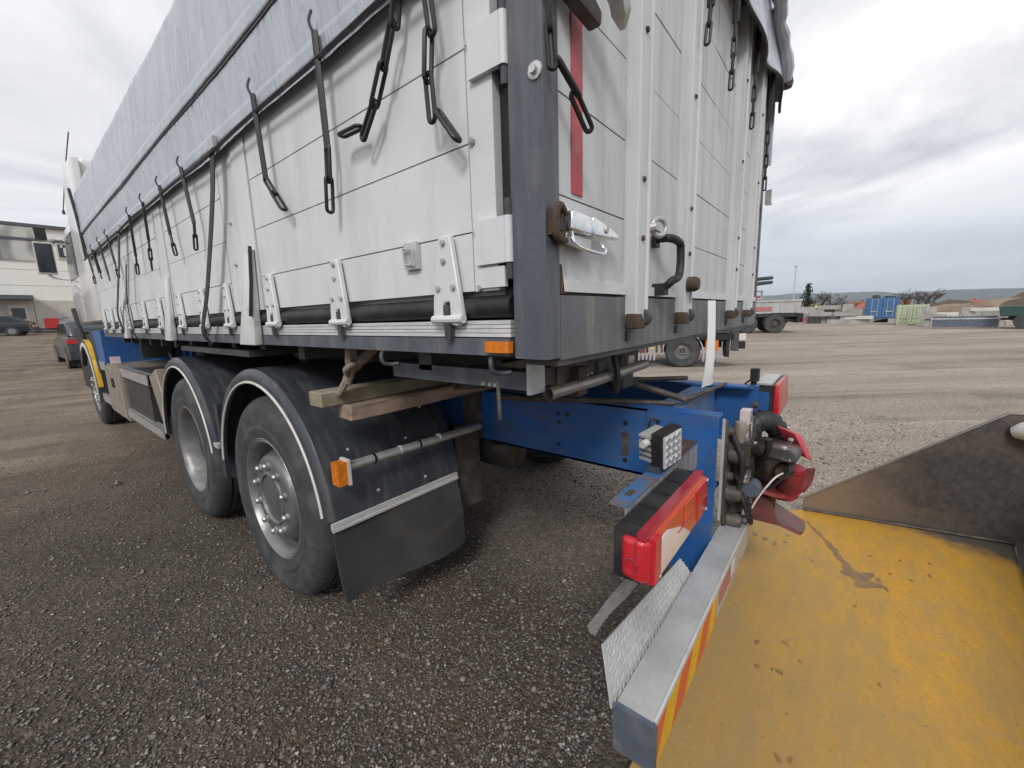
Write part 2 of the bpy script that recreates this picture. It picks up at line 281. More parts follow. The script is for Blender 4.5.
M['roof_dark'] = mat('roof_dark', (.09, .095, .10), .5, var=.1)
M['dark_car'] = mat('dark_car', (.018, .022, .028), .22, var=.1, coat=.6)
M['grey_car'] = mat('grey_car', (.062, .075, .082), .25, .3, var=.08, coat=.5)
M['concrete'] = mat('concrete', (.38, .365, .345), .85, var=.2, scale=1.5, dirt=(.25, .23, .2), damt=.6, dscale=2)
M['container_blue'] = mat('container_blue', (.06, .155, .33), .5, var=.12, dirt=(.02, .07, .2), damt=.5, dscale=1.2)
M['container_green'] = mat('container_green', (.42, .48, .34), .6, var=.1, dirt=(.28, .30, .12), damt=.8, dscale=1.3)
M['soil'] = mat('soil', (.19, .13, .085), .95, var=.3, scale=.5, dirt=(.34, .27, .19), damt=.9, dscale=.18)
M['soil_dark'] = mat('soil_dark', (.10, .075, .05), .95, var=.3, scale=.5)
M['hill'] = mat('hill', (.060, .075, .060), .9, var=.35, scale=.006)
M['bark'] = mat('bark', (.11, .085, .065), .9, var=.3)
M['twig'] = mat('twig', (.085, .075, .055), .9, var=.35, scale=2)
M['leaf_dark'] = mat('leaf_dark', (.035, .05, .03), .8, var=.3, scale=2)
M['roof_red'] = mat('roof_red', (.33, .11, .07), .8, var=.15)
M['wall_yellow'] = mat('wall_yellow', (.62, .50, .22), .8, var=.06)
M['wall_white'] = mat('wall_white', (.62, .60, .55), .8, var=.06)
M['red_machine'] = mat('red_machine', (.45, .03, .03), .4, var=.1)
M['bed_grey'] = mat('bed_grey', (.42, .43, .42), .5, var=.1, dirt=(.25, .2, .15), damt=.5, dscale=2)
M['green_machine'] = mat('green_machine', (.03, .07, .06), .5, var=.2)

# sign with smeared print on the building
def sign_mat():
    m = mat('sign_print', (.5, .5, .48), .6, var=.05)
    t = m.node_tree; N = t.nodes; L = t.links; b = N['Principled BSDF']; g = N.new('ShaderNodeNewGeometry')
    mp_ = N.new('ShaderNodeMapping'); mp_.inputs['Scale'].default_value = (1.15, 1, .38); L.new(g.outputs['Position'], mp_.inputs[0])
    n = N.new('ShaderNodeTexNoise'); n.inputs['Scale'].default_value = .9; n.inputs['Detail'].default_value = 1.0; L.new(mp_.outputs[0], n.inputs['Vector'])
    r_ = N.new('ShaderNodeValToRGB'); r_.color_ramp.elements[0].position = .36; r_.color_ramp.elements[0].color = (.06, .065, .065, 1); r_.color_ramp.elements[1].position = .6; r_.color_ramp.elements[1].color = (.55, .54, .5, 1)
    L.new(n.outputs[0], r_.inputs[0]); L.new(r_.outputs[0], b.inputs['Base Color']); return m
M['sign'] = sign_mat()

# ------------------------------------------------------------------ mesh helpers
class MB:
    def __init__(s): s.v = []; s.f = []
    def add(s, v, f):
        o = len(s.v); s.v += [tuple(map(float, p)) for p in v]; s.f += [tuple(i + o for i in q) for q in f]; return s
    def join(s, o): return s.add(o.v, o.f)
    def xf(s, mt): s.v = [tuple(mt @ Vector(p)) for p in s.v]; return s
    def move(s, x, y, z): s.v = [(a + x, b + y, c + z) for a, b, c in s.v]; return s
def from_bm(bm):
    bm.verts.index_update(); m = MB(); m.add([v.co[:] for v in bm.verts], [[v.index for v in f.verts] for f in bm.faces]); bm.free(); return m
def bevel_bm(bm, w, seg=1, angle=30):
    ed = [e for e in bm.edges if len(e.link_faces) == 2 and e.calc_face_angle(0) > R(angle)]
    if ed and w > 0: bmesh.ops.bevel(bm, geom=ed, offset=w, segments=seg, affect='EDGES', profile=.5, clamp_overlap=True)
def box(x0, x1, y0, y1, z0, z1, bev=0.0, seg=1):
    x0, x1 = min(x0, x1), max(x0, x1); y0, y1 = min(y0, y1), max(y0, y1); z0, z1 = min(z0, z1), max(z0, z1)
    v = [(x0, y0, z0), (x1, y0, z0), (x1, y1, z0), (x0, y1, z0), (x0, y0, z1), (x1, y0, z1), (x1, y1, z1), (x0, y1, z1)]
    f = [(0, 3, 2, 1), (4, 5, 6, 7), (0, 1, 5, 4), (1, 2, 6, 5), (2, 3, 7, 6), (3, 0, 4, 7)]
    if not bev: return MB().add(v, f)
    bm = bmesh.new(); vs = [bm.verts.new(p) for p in v]; [bm.faces.new([vs[i] for i in q]) for q in f]
    bevel_bm(bm, bev, seg); return from_bm(bm)
def hull8(pts, bev=0.0, seg=1):     # 4 bottom pts then 4 top pts (same winding)
    f = [(0, 3, 2, 1), (4, 5, 6, 7), (0, 1, 5, 4), (1, 2, 6, 5), (2, 3, 7, 6), (3, 0, 4, 7)]
    if not bev: return MB().add(pts, f)
    bm = bmesh.new(); vs = [bm.verts.new(p) for p in pts]; [bm.faces.new([vs[i] for i in q]) for q in f]
    bmesh.ops.recalc_face_normals(bm, faces=bm.faces[:]); bevel_bm(bm, bev, seg); return from_bm(bm)
def prism(poly, axis, a0, a1, bev=0.0, seg=1):  # poly in the two other axes (order x,y,z without axis)
    n = len(poly)
    def p3(p, a): return {'x': (a, p[0], p[1]), 'y': (p[0], a, p[1]), 'z': (p[0], p[1], a)}[axis]
    v = [p3(p, a0) for p in poly] + [p3(p, a1) for p in poly]
    f = [tuple(range(n - 1, -1, -1)), tuple(range(n, 2 * n))] + [(i, (i + 1) % n, n + (i + 1) % n, n + i) for i in range(n)]
    if not bev: return MB().add(v, f)
    bm = bmesh.new(); vs = [bm.verts.new(p) for p in v]; [bm.faces.new([vs[i] for i in q]) for q in f]
    bmesh.ops.recalc_face_normals(bm, faces=bm.faces[:]); bevel_bm(bm, bev, seg); return from_bm(bm)
def smooth_path(pts, n=6):
    P = [Vector(p) for p in pts]
    if len(P) < 3: return P
    out = []
    for i in range(len(P) - 1):
        p0 = P[max(i - 1, 0)]; p1 = P[i]; p2 = P[i + 1]; p3 = P[min(i + 2, len(P) - 1)]
        for k in range(n):
            t = k / n
            out.append(.5 * ((2 * p1) + (p2 - p0) * t + (2 * p0 - 5 * p1 + 4 * p2 - p3) * t * t + (3 * p1 - p0 - 3 * p2 + p3) * t ** 3))
    return out + [P[-1]]
def tube(pts, r, n=8, closed=False, caps=True, flat=None):
    P = [Vector(p) for p in pts]; k = len(P); m = MB(); prev = None; V = []
    for i in range(k):
        if closed: t = (P[(i + 1) % k] - P[i - 1]).normalized()
        else: t = (P[min(i + 1, k - 1)] - P[max(i - 1, 0)]).normalized()
        if prev is None:
            a = Vector((0, 0, 1)) if abs(t.z) < .9 else Vector((1, 0, 0)); u = t.cross(a).normalized()
        else:
            u = prev - t * prev.dot(t); u = u.normalized() if u.length > 1e-6 else t.orthogonal().normalized()
        prev = u; w = t.cross(u); rr = r[i] if isinstance(r, (list, tuple)) else r; ru, rw = (rr, rr) if flat is None else flat
        for j in range(n):
            a = 2 * math.pi * j / n; V.append(P[i] + u * (math.cos(a) * ru) + w * (math.sin(a) * rw))
    F = []
    for i in range(k if closed else k - 1):
        for j in range(n):
            a = i * n + j; b = i * n + (j + 1) % n; c = ((i + 1) % k) * n + (j + 1) % n; d = ((i + 1) % k) * n + j; F.append((a, b, c, d))
    if caps and not closed: F += [tuple(range(n - 1, -1, -1)), tuple((k - 1) * n + j for j in range(n))]
    return m.add(V, F)
def rod(p, q, r, n=10): return tube([p, q], r, n)
def lathe(prof, c, axis='x', n=48, closed=False, caps=True):       # prof: (radius, position along axis)
    V = []; F = []; k = len(prof)
    for r_, h in prof:
        for j in range(n):
            a = 2 * math.pi * j / n; A, B = r_ * math.cos(a), r_ * math.sin(a)
            V.append({'x': (c[0] + h, c[1] + A, c[2] + B), 'y': (c[0] + A, c[1] + h, c[2] + B), 'z': (c[0] + A, c[1] + B, c[2] + h)}[axis])
    for i in range(k if closed else k - 1):
        for j in range(n): F.append((i * n + j, i * n + (j + 1) % n, ((i + 1) % k) * n + (j + 1) % n, ((i + 1) % k) * n + j))
    if not closed and caps:
        if prof[0][0] > 1e-6: F.append(tuple(range(n - 1, -1, -1)))
        if prof[-1][0] > 1e-6: F.append(tuple((k - 1) * n + j for j in range(n)))
    return MB().add(V, F)
def grid(fn, nu, nv):
    V = [fn(i / (nu - 1), j / (nv - 1)) for i in range(nu) for j in range(nv)]
    F = [(i * nv + j, (i + 1) * nv + j, (i + 1) * nv + j + 1, i * nv + j + 1) for i in range(nu - 1) for j in range(nv - 1)]
    return MB().add(V, F)
def solid(mb, th):       # give a sheet thickness
    bm = bmesh.new(); vs = [bm.verts.new(p) for p in mb.v]
    for q in mb.f: bm.faces.new([vs[i] for i in q])
    bmesh.ops.recalc_face_normals(bm, faces=bm.faces[:]); bmesh.ops.solidify(bm, geom=bm.faces[:], thickness=th); return from_bm(bm)
def mesh_of(name, mb, m, off=(0, 0, 0), smooth=35):
    me = bpy.data.meshes.new(name)
    me.from_pydata([(a - off[0], b - off[1], c - off[2]) for a, b, c in mb.v], [], mb.f)
    bm = bmesh.new(); bm.from_mesh(me); bmesh.ops.remove_doubles(bm, verts=bm.verts[:], dist=1e-6); bmesh.ops.recalc_face_normals(bm, faces=bm.faces[:]); bm.to_mesh(me); bm.free()
    me.materials.append(m if not isinstance(m, str) else M[m])
    if smooth: me.polygons.foreach_set('use_smooth', [True] * len(me.polygons)); me.set_sharp_from_angle(angle=R(smooth))
    me.update(); return me
WL = {}     # world location of things and parts built in place
def tag(o, label=None, cat=None, group=None, kind=None):
    for k, v in (('label', label), ('category', cat), ('group', group), ('kind', kind)):
        if v: o[k] = v
    return o
def thing(name, label, cat, loc=(0, 0, 0), group=None):
    o = bpy.data.objects.new(name, None); COL.objects.link(o); o.location = loc; o.empty_display_size = .2
    WL[o.name] = Vector(loc); return tag(o, label, cat, group)
def part(name, mb, m, parent, label=None, smooth=35):
    off = WL[parent.name]
    me = mesh_of(name, mb, m, off, smooth)
    o = bpy.data.objects.new(name, me); COL.objects.link(o); o.parent = parent; WL[o.name] = Vector(off)
    if label: o['label'] = label
    return o
def inst(name, me, parent, loc, rot=(0, 0, 0)):       # a piece sharing mesh data
    o = bpy.data.objects.new(name, me); COL.objects.link(o); o.parent = parent
    o.location = Vector(loc) - WL[parent.name]; o.rotation_euler = rot; WL[o.name] = Vector(loc); return o
def solo(name, mb, m, label=None, cat=None, group=None, kind=None, smooth=35):
    me = mesh_of(name, mb, m, (0, 0, 0), smooth); o = bpy.data.objects.new(name, me); COL.objects.link(o); return tag(o, label, cat, group, kind)
def empty_part(name, parent):
    o = bpy.data.objects.new(name, None); COL.objects.link(o); o.parent = parent; WL[o.name] = Vector(WL[parent.name]); return o
def copy_tree(o, parent=None):
    c = o.copy(); COL.objects.link(c)
    if parent is not None: c.parent = parent
    for ch in list(o.children): copy_tree(ch, c)
    return c
def ss(a, b, x):
    t = np.clip((x - a) / (b - a), 0, 1); return t * t * (3 - 2 * t)

# ------------------------------------------------------------------ ground
def hgt(x, y):
    x = np.asarray(x, float); y = np.asarray(y, float); far = ss(75, 150, np.hypot(x, y)) * ss(20, 60, x)
    r_ = np.log1p(np.exp((y - 15) * 1.2)) / 1.2
    return np.minimum(.033 * r_, 1.25) * (1 - ss(12, 40, x - .35 * y)) - 9 * far
def axis_coords(lo, hi, c, near, step):
    a = list(np.arange(c - near, c + near + 1e-6, step)); s = step
    while a[-1] < hi: s *= 1.16; a.append(a[-1] + s)
    s = step
    while a[0] > lo: s *= 1.16; a.insert(0, a[0] - s)
    return np.array(a)
gx = axis_coords(-5200, 5600, 2, 14, .5); gy = axis_coords(-5200, 5600, 4, 14, .5)
XX, YY = np.meshgrid(gx, gy, indexing='ij')
ZZ = hgt(XX, YY)
und = .012 * np.sin(XX * .9 + .6 * np.sin(YY * .5)) * np.sin(YY * .7 + 1) ; und[(np.abs(XX) > 40) | (np.abs(YY) > 40)] = 0
ZZ = ZZ + np.minimum(und, 0)
mg = MB(); nv_ = len(gy)
mg.v = [tuple(p) for p in np.stack([XX, YY, ZZ], -1).reshape(-1, 3).tolist()]
mg.f = [(i * nv_ + j, (i + 1) * nv_ + j, (i + 1) * nv_ + j + 1, i * nv_ + j + 1) for i in range(len(gx) - 1) for j in range(nv_ - 1)]
solo('ground', mg, 'ground', 'grey brown gravel yard with tyre tracks and loose stones', kind='structure', smooth=180)

def stones():
    # loose chippings near the camera: small irregular polyhedra, one mesh
    n = 110000
    d = .25 + 6.5 * RNG.random(n) ** 1.5; az = RNG.uniform(R(-48), R(78), n)
    az += math.atan2(.765, .623)*0
    px = -.713 + d * np.sin(az); py = -.479 + d * np.cos(az)
    px[:16000] = RNG.uniform(1.2, 6.0, 16000); py[:16000] = RNG.uniform(-2.5, 3.5, 16000)
    keep = ~((py < .05 - .13 * px) & (px > -1.5) & (px < 2.75)); px, py = px[keep], py[keep]; n = len(px)
    s = RNG.gamma(2.4, .0011, n) + .0016; s[RNG.random(n) < .006] *= 2.4
    base = np.array([(1, 0, .1), (.35, .95, 0), (-.8, .6, .05), (-.85, -.55, 0), (.3, -.95, .05), (.1, .05, .95), (-.1, 0, -.6)])
    tri = np.array([(0, 1, 5), (1, 2, 5), (2, 3, 5), (3, 4, 5), (4, 0, 5), (1, 0, 6), (2, 1, 6), (3, 2, 6), (4, 3, 6), (0, 4, 6)])
    V = base[None] * (1 + RNG.normal(0, .2, (n, 7, 3))); V[..., 2] *= RNG.uniform(.5, .9, (n, 1))
    V[..., 0] *= RNG.uniform(.9, 1.5, (n, 1)); a = RNG.uniform(0, 6.28, n); c_, s_ = np.cos(a)[:, None], np.sin(a)[:, None]
    vx = V[..., 0] * c_ - V[..., 1] * s_; vy = V[..., 0] * s_ + V[..., 1] * c_
    P = np.stack([vx, vy, V[..., 2]], -1) * s[:, None, None]; P[..., 0] += px[:, None]; P[..., 1] += py[:, None]; P[..., 2] += (s * .22)[:, None]
    F = (tri[None] + (np.arange(n) * 7)[:, None, None]).reshape(-1, 3)
    me = bpy.data.meshes.new('loose_stones'); me.vertices.add(n * 7); me.vertices.foreach_set('co', P.reshape(-1))
    me.loops.add(F.size); me.loops.foreach_set('vertex_index', F.reshape(-1).astype(np.int32)); me.polygons.add(len(F)); me.polygons.foreach_set('loop_start', np.arange(0, F.size, 3, dtype=np.int32))
    me.update(calc_edges=True); me.materials.append(M['stone']); o = bpy.data.objects.new('gravel', me); COL.objects.link(o); tag(o, 'loose grey chippings scattered over the dark yard', kind='stuff')
stones()

def hills():
    def prof(th):
        return 78 + 26 * math.sin(th * 5 + 1.2) + 9 * math.sin(th * 17) + 4 * math.sin(th * 43 + 2) + 2.5 * math.sin(th * 97)
    m = MB(); n = 260; V = []
    for i in range(n):
        th = R(-60) + R(190) * i / (n - 1)      # from -Y side round to +Y
        for rr, hf in ((3300, -.02), (3700, .55), (4100, 1.0), (5200, .9)):
            h = prof(th) * hf * (1 + .05 * math.sin(th * 61 + rr))
            V.append((rr * math.cos(th), rr * math.sin(th), h))
    F = [(i * 4 + j, (i + 1) * 4 + j, (i + 1) * 4 + j + 1, i * 4 + j + 1) for i in range(n - 1) for j in range(3)]
    m.add(V, F); solo('hills', m, 'hill', 'long low wooded ridge on the horizon', kind='structure', smooth=180)
hills()

# ================================================================== THE TRUCK
T = thing('truck', 'white drop-side truck on a blue chassis seen from its rear left corner', 'truck', (1.25, 3.5, 0))
BL, BW, GT = 5.85, 2.5, 2.76          # body length, width, top

# ---- left side wall: planks in four bays
side = part('side_wall', box(.034, .06, .13, BL, 1.40, 2.74), 'white_metal', T)
rows = [1.412, 1.546, 1.734, 1.923, 2.112, 2.30, 2.49, 2.72]
bays = [(.205, 1.432), (1.79, 2.825), (3.03, 4.295), (4.455, 5.80)]
for y0, y1 in bays:
    for i in range(len(rows) - 1):
        part('plank', box(0 + RNG.uniform(-.0012, .0012), .03, y0 + .002, y1 - .002, rows[i] + .0018, rows[i + 1] - .0018, .0035), 'white_board', side)
for y0, y1, pr in ((.128, .2, .004), (1.438, 1.585, .006), (1.592, 1.783, 0), (2.83, 3.025, .006), (4.30, 4.45, .006), (5.81, BL, .004)):
    part('stake', box(-pr, .03, y0, y1, 1.412, 2.72, .004), 'white_board', side)
# stake feet standing down over the sill
for ya, yb in ((1.455, 1.655), (2.84, 3.01), (4.31, 4.45)):
    part('stake_foot', hull8([(-.045, ya + .02, 1.262), (-.01, ya + .02, 1.262), (-.01, yb, 1.262), (-.045, yb, 1.262), (-.02, ya, 1.66), (-.006, ya, 1.66), (-.006, ya + .075, 1.66), (-.02, ya + .075, 1.66)], .006, 2), 'white_metal', side)
part('slot_seal', tube([(-.047, 1.47, 1.385), (-.034, 1.455, 1.52), (-.024, 1.448, 1.668)], .007, 6), 'black', side)
nut = lathe([(0, -.006), (.006, -.006), (.0085, 0), (.0085, .006)], (0, 0, 0), 'x', 8)
bolt_me = mesh_of('bolt', nut, 'galv')
for z in (1.546, 1.734, 1.923): inst('bolt', bolt_me, side, (-.008, .188, z))
inst('bolt', bolt_me, side, (-.006, .182, 1.42))
for z in (1.80, 1.62): inst('bolt', bolt_me, side, (-.006, 1.69, z))
# hinge plates by the corner post
for z0, z1 in ((1.468, 1.563), (1.848, 1.943)):
    part('hinge_plate', box(-.016, -.004, .098, .184, z0, z1, .004), 'white_board', side)
    part('hinge_barrel', lathe([(.010, .0), (.010, z1 - z0)], (-.006, .094, z0), 'z', 14), 'white_board', side)
    part('hinge_pin', lathe([(.0085, -.035), (.0085, z1 - z0 + .035)], (-.004, .0945, z0), 'z', 10), 'dark_steel', side)
part('hinge_plate', box(-.010, .0, .105, .19, 1.418, 1.462, .004), 'white_board', side)
part('corner_gap', box(.02, .03, .085, .13, 1.40, 2.7), 'black', side)
# bottom hinges of the drop sides
def drop_hinge(y):
    m = prism([(y - .022, 1.546), (y + .018, 1.546), (y + .048, 1.40), (y + .052, 1.352), (y + .034, 1.334), (y + .012, 1.336), (y + .010, 1.39), (y - .010, 1.392), (y - .012, 1.336), (y - .035, 1.332), (y - .055, 1.35), (y - .046, 1.40)], 'x', -.022, -.006, .003)
    h = part('drop_hinge', m, 'white_board', side)
    part('hinge_knuckle', rod((-.020, y - .055, 1.350), (-.020, y + .052, 1.350), .0105, 10), 'white_board', side)
    part('hinge_tongue', box(-.024, -.012, y - .010, y + .010, 1.30, 1.385, .002), 'dark_steel', side)
    for dy, dz in ((0, 1.53), (.002, 1.488), (-.028, 1.425), (.026, 1.425)): inst('bolt', bolt_me, side, (-.023, y + dy, dz))
for y in (.283, .80, 1.322, 1.83, 2.22, 2.66, 3.18, 3.68, 4.25, 4.7, 5.15, 5.6): drop_hinge(y)
# spring latch on the board
lt = part('side_latch', box(-.012, -.002, .395, .450, 1.482, 1.55, .003), 'galv', side)
part('latch_loop', tube([(-.018, .405, 1.49), (-.022, .405, 1.53), (-.022, .438, 1.535), (-.018, .438, 1.495)], .004, 6, closed=True), 'chrome', side)
# sill: black tube, ribbed alloy strip, grey beam
part('sill_tube', lathe([(.026, 0), (.026, BL - .1)], (.016, .098, 1.376), 'y', 16), 'black_rubber', T)
strip = MB()
for k in range(4): strip.join(box(-.004, .02, .098, BL, 1.307 + k * .0098, 1.3155 + k * .0098, .0015))
part('alloy_strip', strip, 'alu_strip', T)
part('sill_beam', box(-.008, .10, .098, BL, 1.264, 1.304, .004), 'grey_paint', T)
sl_ = part('side_marker', box(-.026, -.009, .0885, .158, 1.273, 1.298, .004), 'amber', T)
# the other side and the front, plain
o2 = part('side_wall', box(2.46, 2.5, .06, BL, 1.40, 2.72), 'white_metal', T)
for i in range(len(rows) - 1): part('plank', box(2.47, 2.505, .07, BL - .05, rows[i] + .002, rows[i + 1] - .002, .0035), 'white_board', o2)
part('sill_beam', box(2.40, 2.5, .098, BL, 1.264, 1.395, .004), 'grey_paint', T)
part('front_wall', box(.03, 2.47, BL - .03, BL + .02, 1.30, 2.74, .004), 'white_board', T)
part('body_floor', box(.10, 2.40, .10, BL, 1.30, 1.345), 'dark_steel', T)
for y in np.arange(.5, 5.8, .42): part('cross_bearer', box(.1, 2.4, y, y + .06, 1.195, 1.30), 'dark_steel', T)
for x in (.88, 1.54): part('body_runner', box(x, x + .08, .95, BL, 1.0, 1.195, .005), 'dark_steel', T)

# ---- corner post and rear bolster
pst = part('corner_post', box(-.004, .046, 0, .086, 1.26, 2.76, .004, 2), 'grey_paint', T)
inst('bolt', mesh_of('post_bolt', lathe([(0, -.012), (.008, -.012), (.009, -.004), (.016, -.003), (.017, .002)], (0, 0, 0), 'x', 10), 'galv'), pst, (-.005, .018, 1.812))
part('corner_post', box(2.455, 2.505, 0, .086, 1.26, 2.76, .004, 2), 'grey_paint', T)
bol = part('rear_bolster', box(.0475, 2.454, -.001, .10, 1.255, 1.395, .004, 2), 'grey_beam', T)
part('gusset', prism([(.05, 1.397), (.05, 1.46), (.06, 1.40), (.105, 1.397)], 'y', -.004, .02, .002), 'rust', bol)
part('bolster_flange', box(.046, 2.45, .004, .10, 1.241, 1.254), 'dark_steel', bol)

# ---- tailgate
gate = part('tailgate', box(.052, 2.45, .036, .06, 1.40, 2.72), 'gate_board', T)
grow = [1.402, 1.60, 1.795, 1.985, 2.18, 2.375, 2.57, 2.72]
gcol = [(.052, .378), (.472, .806), (.902, 1.25), (1.25, 1.598), (1.70, 2.045), (2.15, 2.448)]
for a, b in gcol:
    a2, b2 = (a + .001, b - .001)
    for i in range(len(grow) - 1):
        part('plank', box(a2, b2, .006 + RNG.uniform(-.001, .001), .034, grow[i] + .0018, grow[i + 1] - .0018, .003), 'gate_board', gate)
    part('bottom_rail', box(a2, b2, -.004, .006, 1.402, 1.428, .002), 'white_board', gate)
for a, b in ((.38, .47), (.808, .90), (1.60, 1.698), (2.047, 2.148)):
    br = part('lock_bar', prism([(a, .03), (a, -.030), (a + .004, -.034), (a + .056, -.034), (a + .060, -.030), (a + .060, -.012), (b, -.008), (b, .03)], 'z', 1.325, 2.70), 'gate_board', gate)
    part('bar_lip', box(a + .058, a + .066, -.040, -.030, 1.335, 2.69, .002), 'white_board', br)
    part('bar_cam', lathe([(.0, -.012), (.020, -.012), (.025, -.006), (.025, .006), (.020, .012), (0, .012)], (a + .062, -.028, 1.338), 'x', 18), 'dark_steel', br)
    part('bar_keeper', hull8([(a - .006, -.042, 1.308), (a + .052, -.042, 1.308), (a + .052, -.002, 1.308), (a - .006, -.002, 1.308), (a - .006, -.036, 1.350), (a + .036, -.036, 1.350), (a + .036, -.002, 1.350), (a - .006, -.002, 1.350)], .005, 2), 'rust', br)
    part('keeper_slot', box(a + .0, a + .022, -.008, -.002, 1.275, 1.302), 'black', br)
    for z in (1.55, 1.70, 2.05, 2.4): inst('bolt', mesh_of('bolt', nut, 'rust') if z != 1.70 else mesh_of('bolt', nut, 'dark_steel'), gate, (a + .03, -.034, z), (0, 0, R(90)))
part('knuckle', lathe([(0, -.022), (.02, -.022), (.026, -.01), (.026, .012), (0, .016)], (.83, -.05, 1.445), 'y', 12), 'rust', gate)
part('reflective_tape', box(.104, .150, .0028, .0052, 1.612, 1.965), 'red_tape', gate, 'long red tape stripe')
part('reflective_tape', box(2.33, 2.376, .0028, .0052, 1.652, 1.995), 'red_tape', gate)
# grab handle
part('grab_handle', tube(smooth_path([(.60, .0, 1.575), (.60, -.045, 1.572), (.665, -.052, 1.566), (.682, -.052, 1.54), (.682, -.052, 1.49), (.665, -.052, 1.46), (.62, -.05, 1.448), (.612, -.03, 1.43), (.61, .0, 1.42)], 5), .0125, 10), 'black_rubber', gate)
part('handle_foot', box(.583, .617, -.008, .004, 1.55, 1.60, .005), 'black_rubber', gate)
part('handle_foot', box(.592, .628, -.035, .004, 1.404, 1.44, .005), 'black_rubber', gate)
ring = [(.545 + .024 * math.cos(a), -.03 - .012*math.cos(a), 1.598 + .024 * math.sin(a)) for a in np.linspace(0, 2 * math.pi, 20, endpoint=False)]
eye = part('ring_eye', tube(ring, .0075, 8, closed=True), 'galv', gate); part('eye_shank', rod((.51, .005, 1.592), (.522, -.03, 1.596), .013, 10), 'galv', eye)
# over-centre latch, lower left
ov = part('toggle_latch', hull8([(.052, -.012, 1.500), (.16, -.012, 1.500), (.16, .006, 1.500), (.052, .006, 1.500), (.052, -.012, 1.572), (.16, -.012, 1.572), (.16, .006, 1.572), (.052, .006, 1.572)], .004, 2), 'chrome', gate, 'shiny lower toggle latch')
part('latch_cover', hull8([(.050, -.030, 1.522), (.14, -.028, 1.522), (.14, -.008, 1.522), (.050, -.008, 1.522), (.054, -.030, 1.566), (.14, -.028, 1.566), (.14, -.008, 1.566), (.054, -.008, 1.566)], .007, 3), 'chrome', ov)
part('latch_lever', hull8([(.142, -.030, 1.522), (.285, -.026, 1.530), (.285, -.014, 1.530), (.142, -.012, 1.522), (.142, -.030, 1.566), (.275, -.026, 1.550), (.275, -.014, 1.550), (.142, -.012, 1.566)], .006, 3), 'chrome', ov)
part('lever_rivet', lathe([(0, -.004), (.008, -.003), (.01, .001)], (.205, -.029, 1.545), 'y', 10), 'galv', ov)
part('latch_bail', tube(smooth_path([(.055, -.024, 1.520), (.060, -.034, 1.494), (.16, -.038, 1.486), (.185, -.036, 1.498), (.165, -.032, 1.514)], 5), .0042, 8), 'chrome', ov)
part('latch_plate', hull8([(.060, -.020, 1.495), (.15, -.020, 1.490), (.15, -.012, 1.490), (.060, -.012, 1.495), (.060, -.020, 1.52), (.15, -.020, 1.52), (.15, -.012, 1.52), (.060, -.012, 1.52)], .003), 'galv', ov)
part('latch_hook', tube(smooth_path([(.048, -.010, 1.562), (.014, -.022, 1.566), (.0, -.022, 1.553), (.0, -.022, 1.515), (.014, -.022, 1.502), (.048, -.010, 1.505)], 5), .0085, 8), 'rust', ov)
part('hook_block', box(.002, .040, -.016, -.001, 1.512, 1.556, .004), 'rust', ov)
part('hook_slot', box(.016, .032, -.0185, -.0155, 1.522, 1.545), 'black', ov)
# upper latch, hanging open
up = part('toggle_latch', hull8([(.045, -.036, 1.945), (.135, -.05, 1.922), (.135, -.02, 1.922), (.045, -.006, 1.945), (.04, -.036, 2.02), (.140, -.05, 1.95), (.140, -.02, 1.95), (.04, -.006, 2.02)], .006, 2), 'grime', gate, 'rusty upper toggle latch')
part('latch_tongue', hull8([(.03, -.03, 1.955), (.06, -.045, 1.95), (.06, -.01, 1.95), (.03, -.004, 1.955), (.03, -.03, 2.03), (.06, -.045, 2.03), (.06, -.01, 2.03), (.03, -.004, 2.03)], .005, 2), 'rust', up)
part('latch_lever', tube(smooth_path([(.085, -.045, 2.03), (.14, -.055, 2.02), (.19, -.06, 1.995), (.222, -.055, 1.955)], 5), [.024] * 9 + [.022] * 4 + [.016, .011, .006], 8), 'galv', up)
# right-hand latch and rope hook sticking out past the edge
rl = part('toggle_latch', box(2.36, 2.42, -.065, -.03, 1.99, 2.07, .008, 2), 'chrome', gate, 'small latch at the far edge')
part('rope_hook', tube([(2.49, .02, 1.545), (2.56, -.03, 1.553), (2.66, -.06, 1.56)], .012, 8), 'dark_steel', T)
part('rope_hook', tube([(2.49, .02, 1.515), (2.56, -.03, 1.523), (2.66, -.06, 1.53)], .012, 8), 'dark_steel', T)
part('marker_bracket', tube([(2.49, .02, 1.47), (2.58, -.02, 1.47), (2.58, -.02, 1.42), (2.50, .0, 1.415)], .008, 6), 'galv', T)
# stuff under the bolster: tube, grimy profile, lamp bar
ub = part('underbody_beam', box(.10, .16, .135, .70, 1.165, 1.212, .003), 'grey_paint', T)
for y in (.24, .26, .283): part('rivet', lathe([(0, -.004), (.005, -.004), (.006, 0)], (.10, y, 1.172), 'x', 8), 'galv', ub)
part('beam_end', box(.098, .162, .122, .134, 1.155, 1.235, .003), 'galv', ub)
part('hollow_profile', box(.16, .80, .128, .19, 1.170, 1.215, .006), 'grime', ub)
part('tube_bar', tube([(.165, .115, 1.148), (.42, .105, 1.15), (.80, .10, 1.16)], .017, 10, caps=False), 'tool_box', ub)
part('bar_tie', tube(smooth_path([(.50, .09, 1.235), (.50, .075, 1.16), (.52, .09, 1.10), (.56, .13, 1.12)], 4), .012, 6), 'black_rubber', ub)
for k in range(7): part('clutter', box(.22 + k * .08, .25 + k * .08 + .03 * RNG.random(), .10 + .03 * RNG.random(), .14, 1.15 - .03 * RNG.random(), 1.19 + .03 * RNG.random(), .004), ['grime', 'rust', 'galv', 'dark_steel'][k % 4], ub)
part('hanger_plate', box(.83, .93, .2, .212, 1.05, 1.19, .003), 'dark_steel', T)
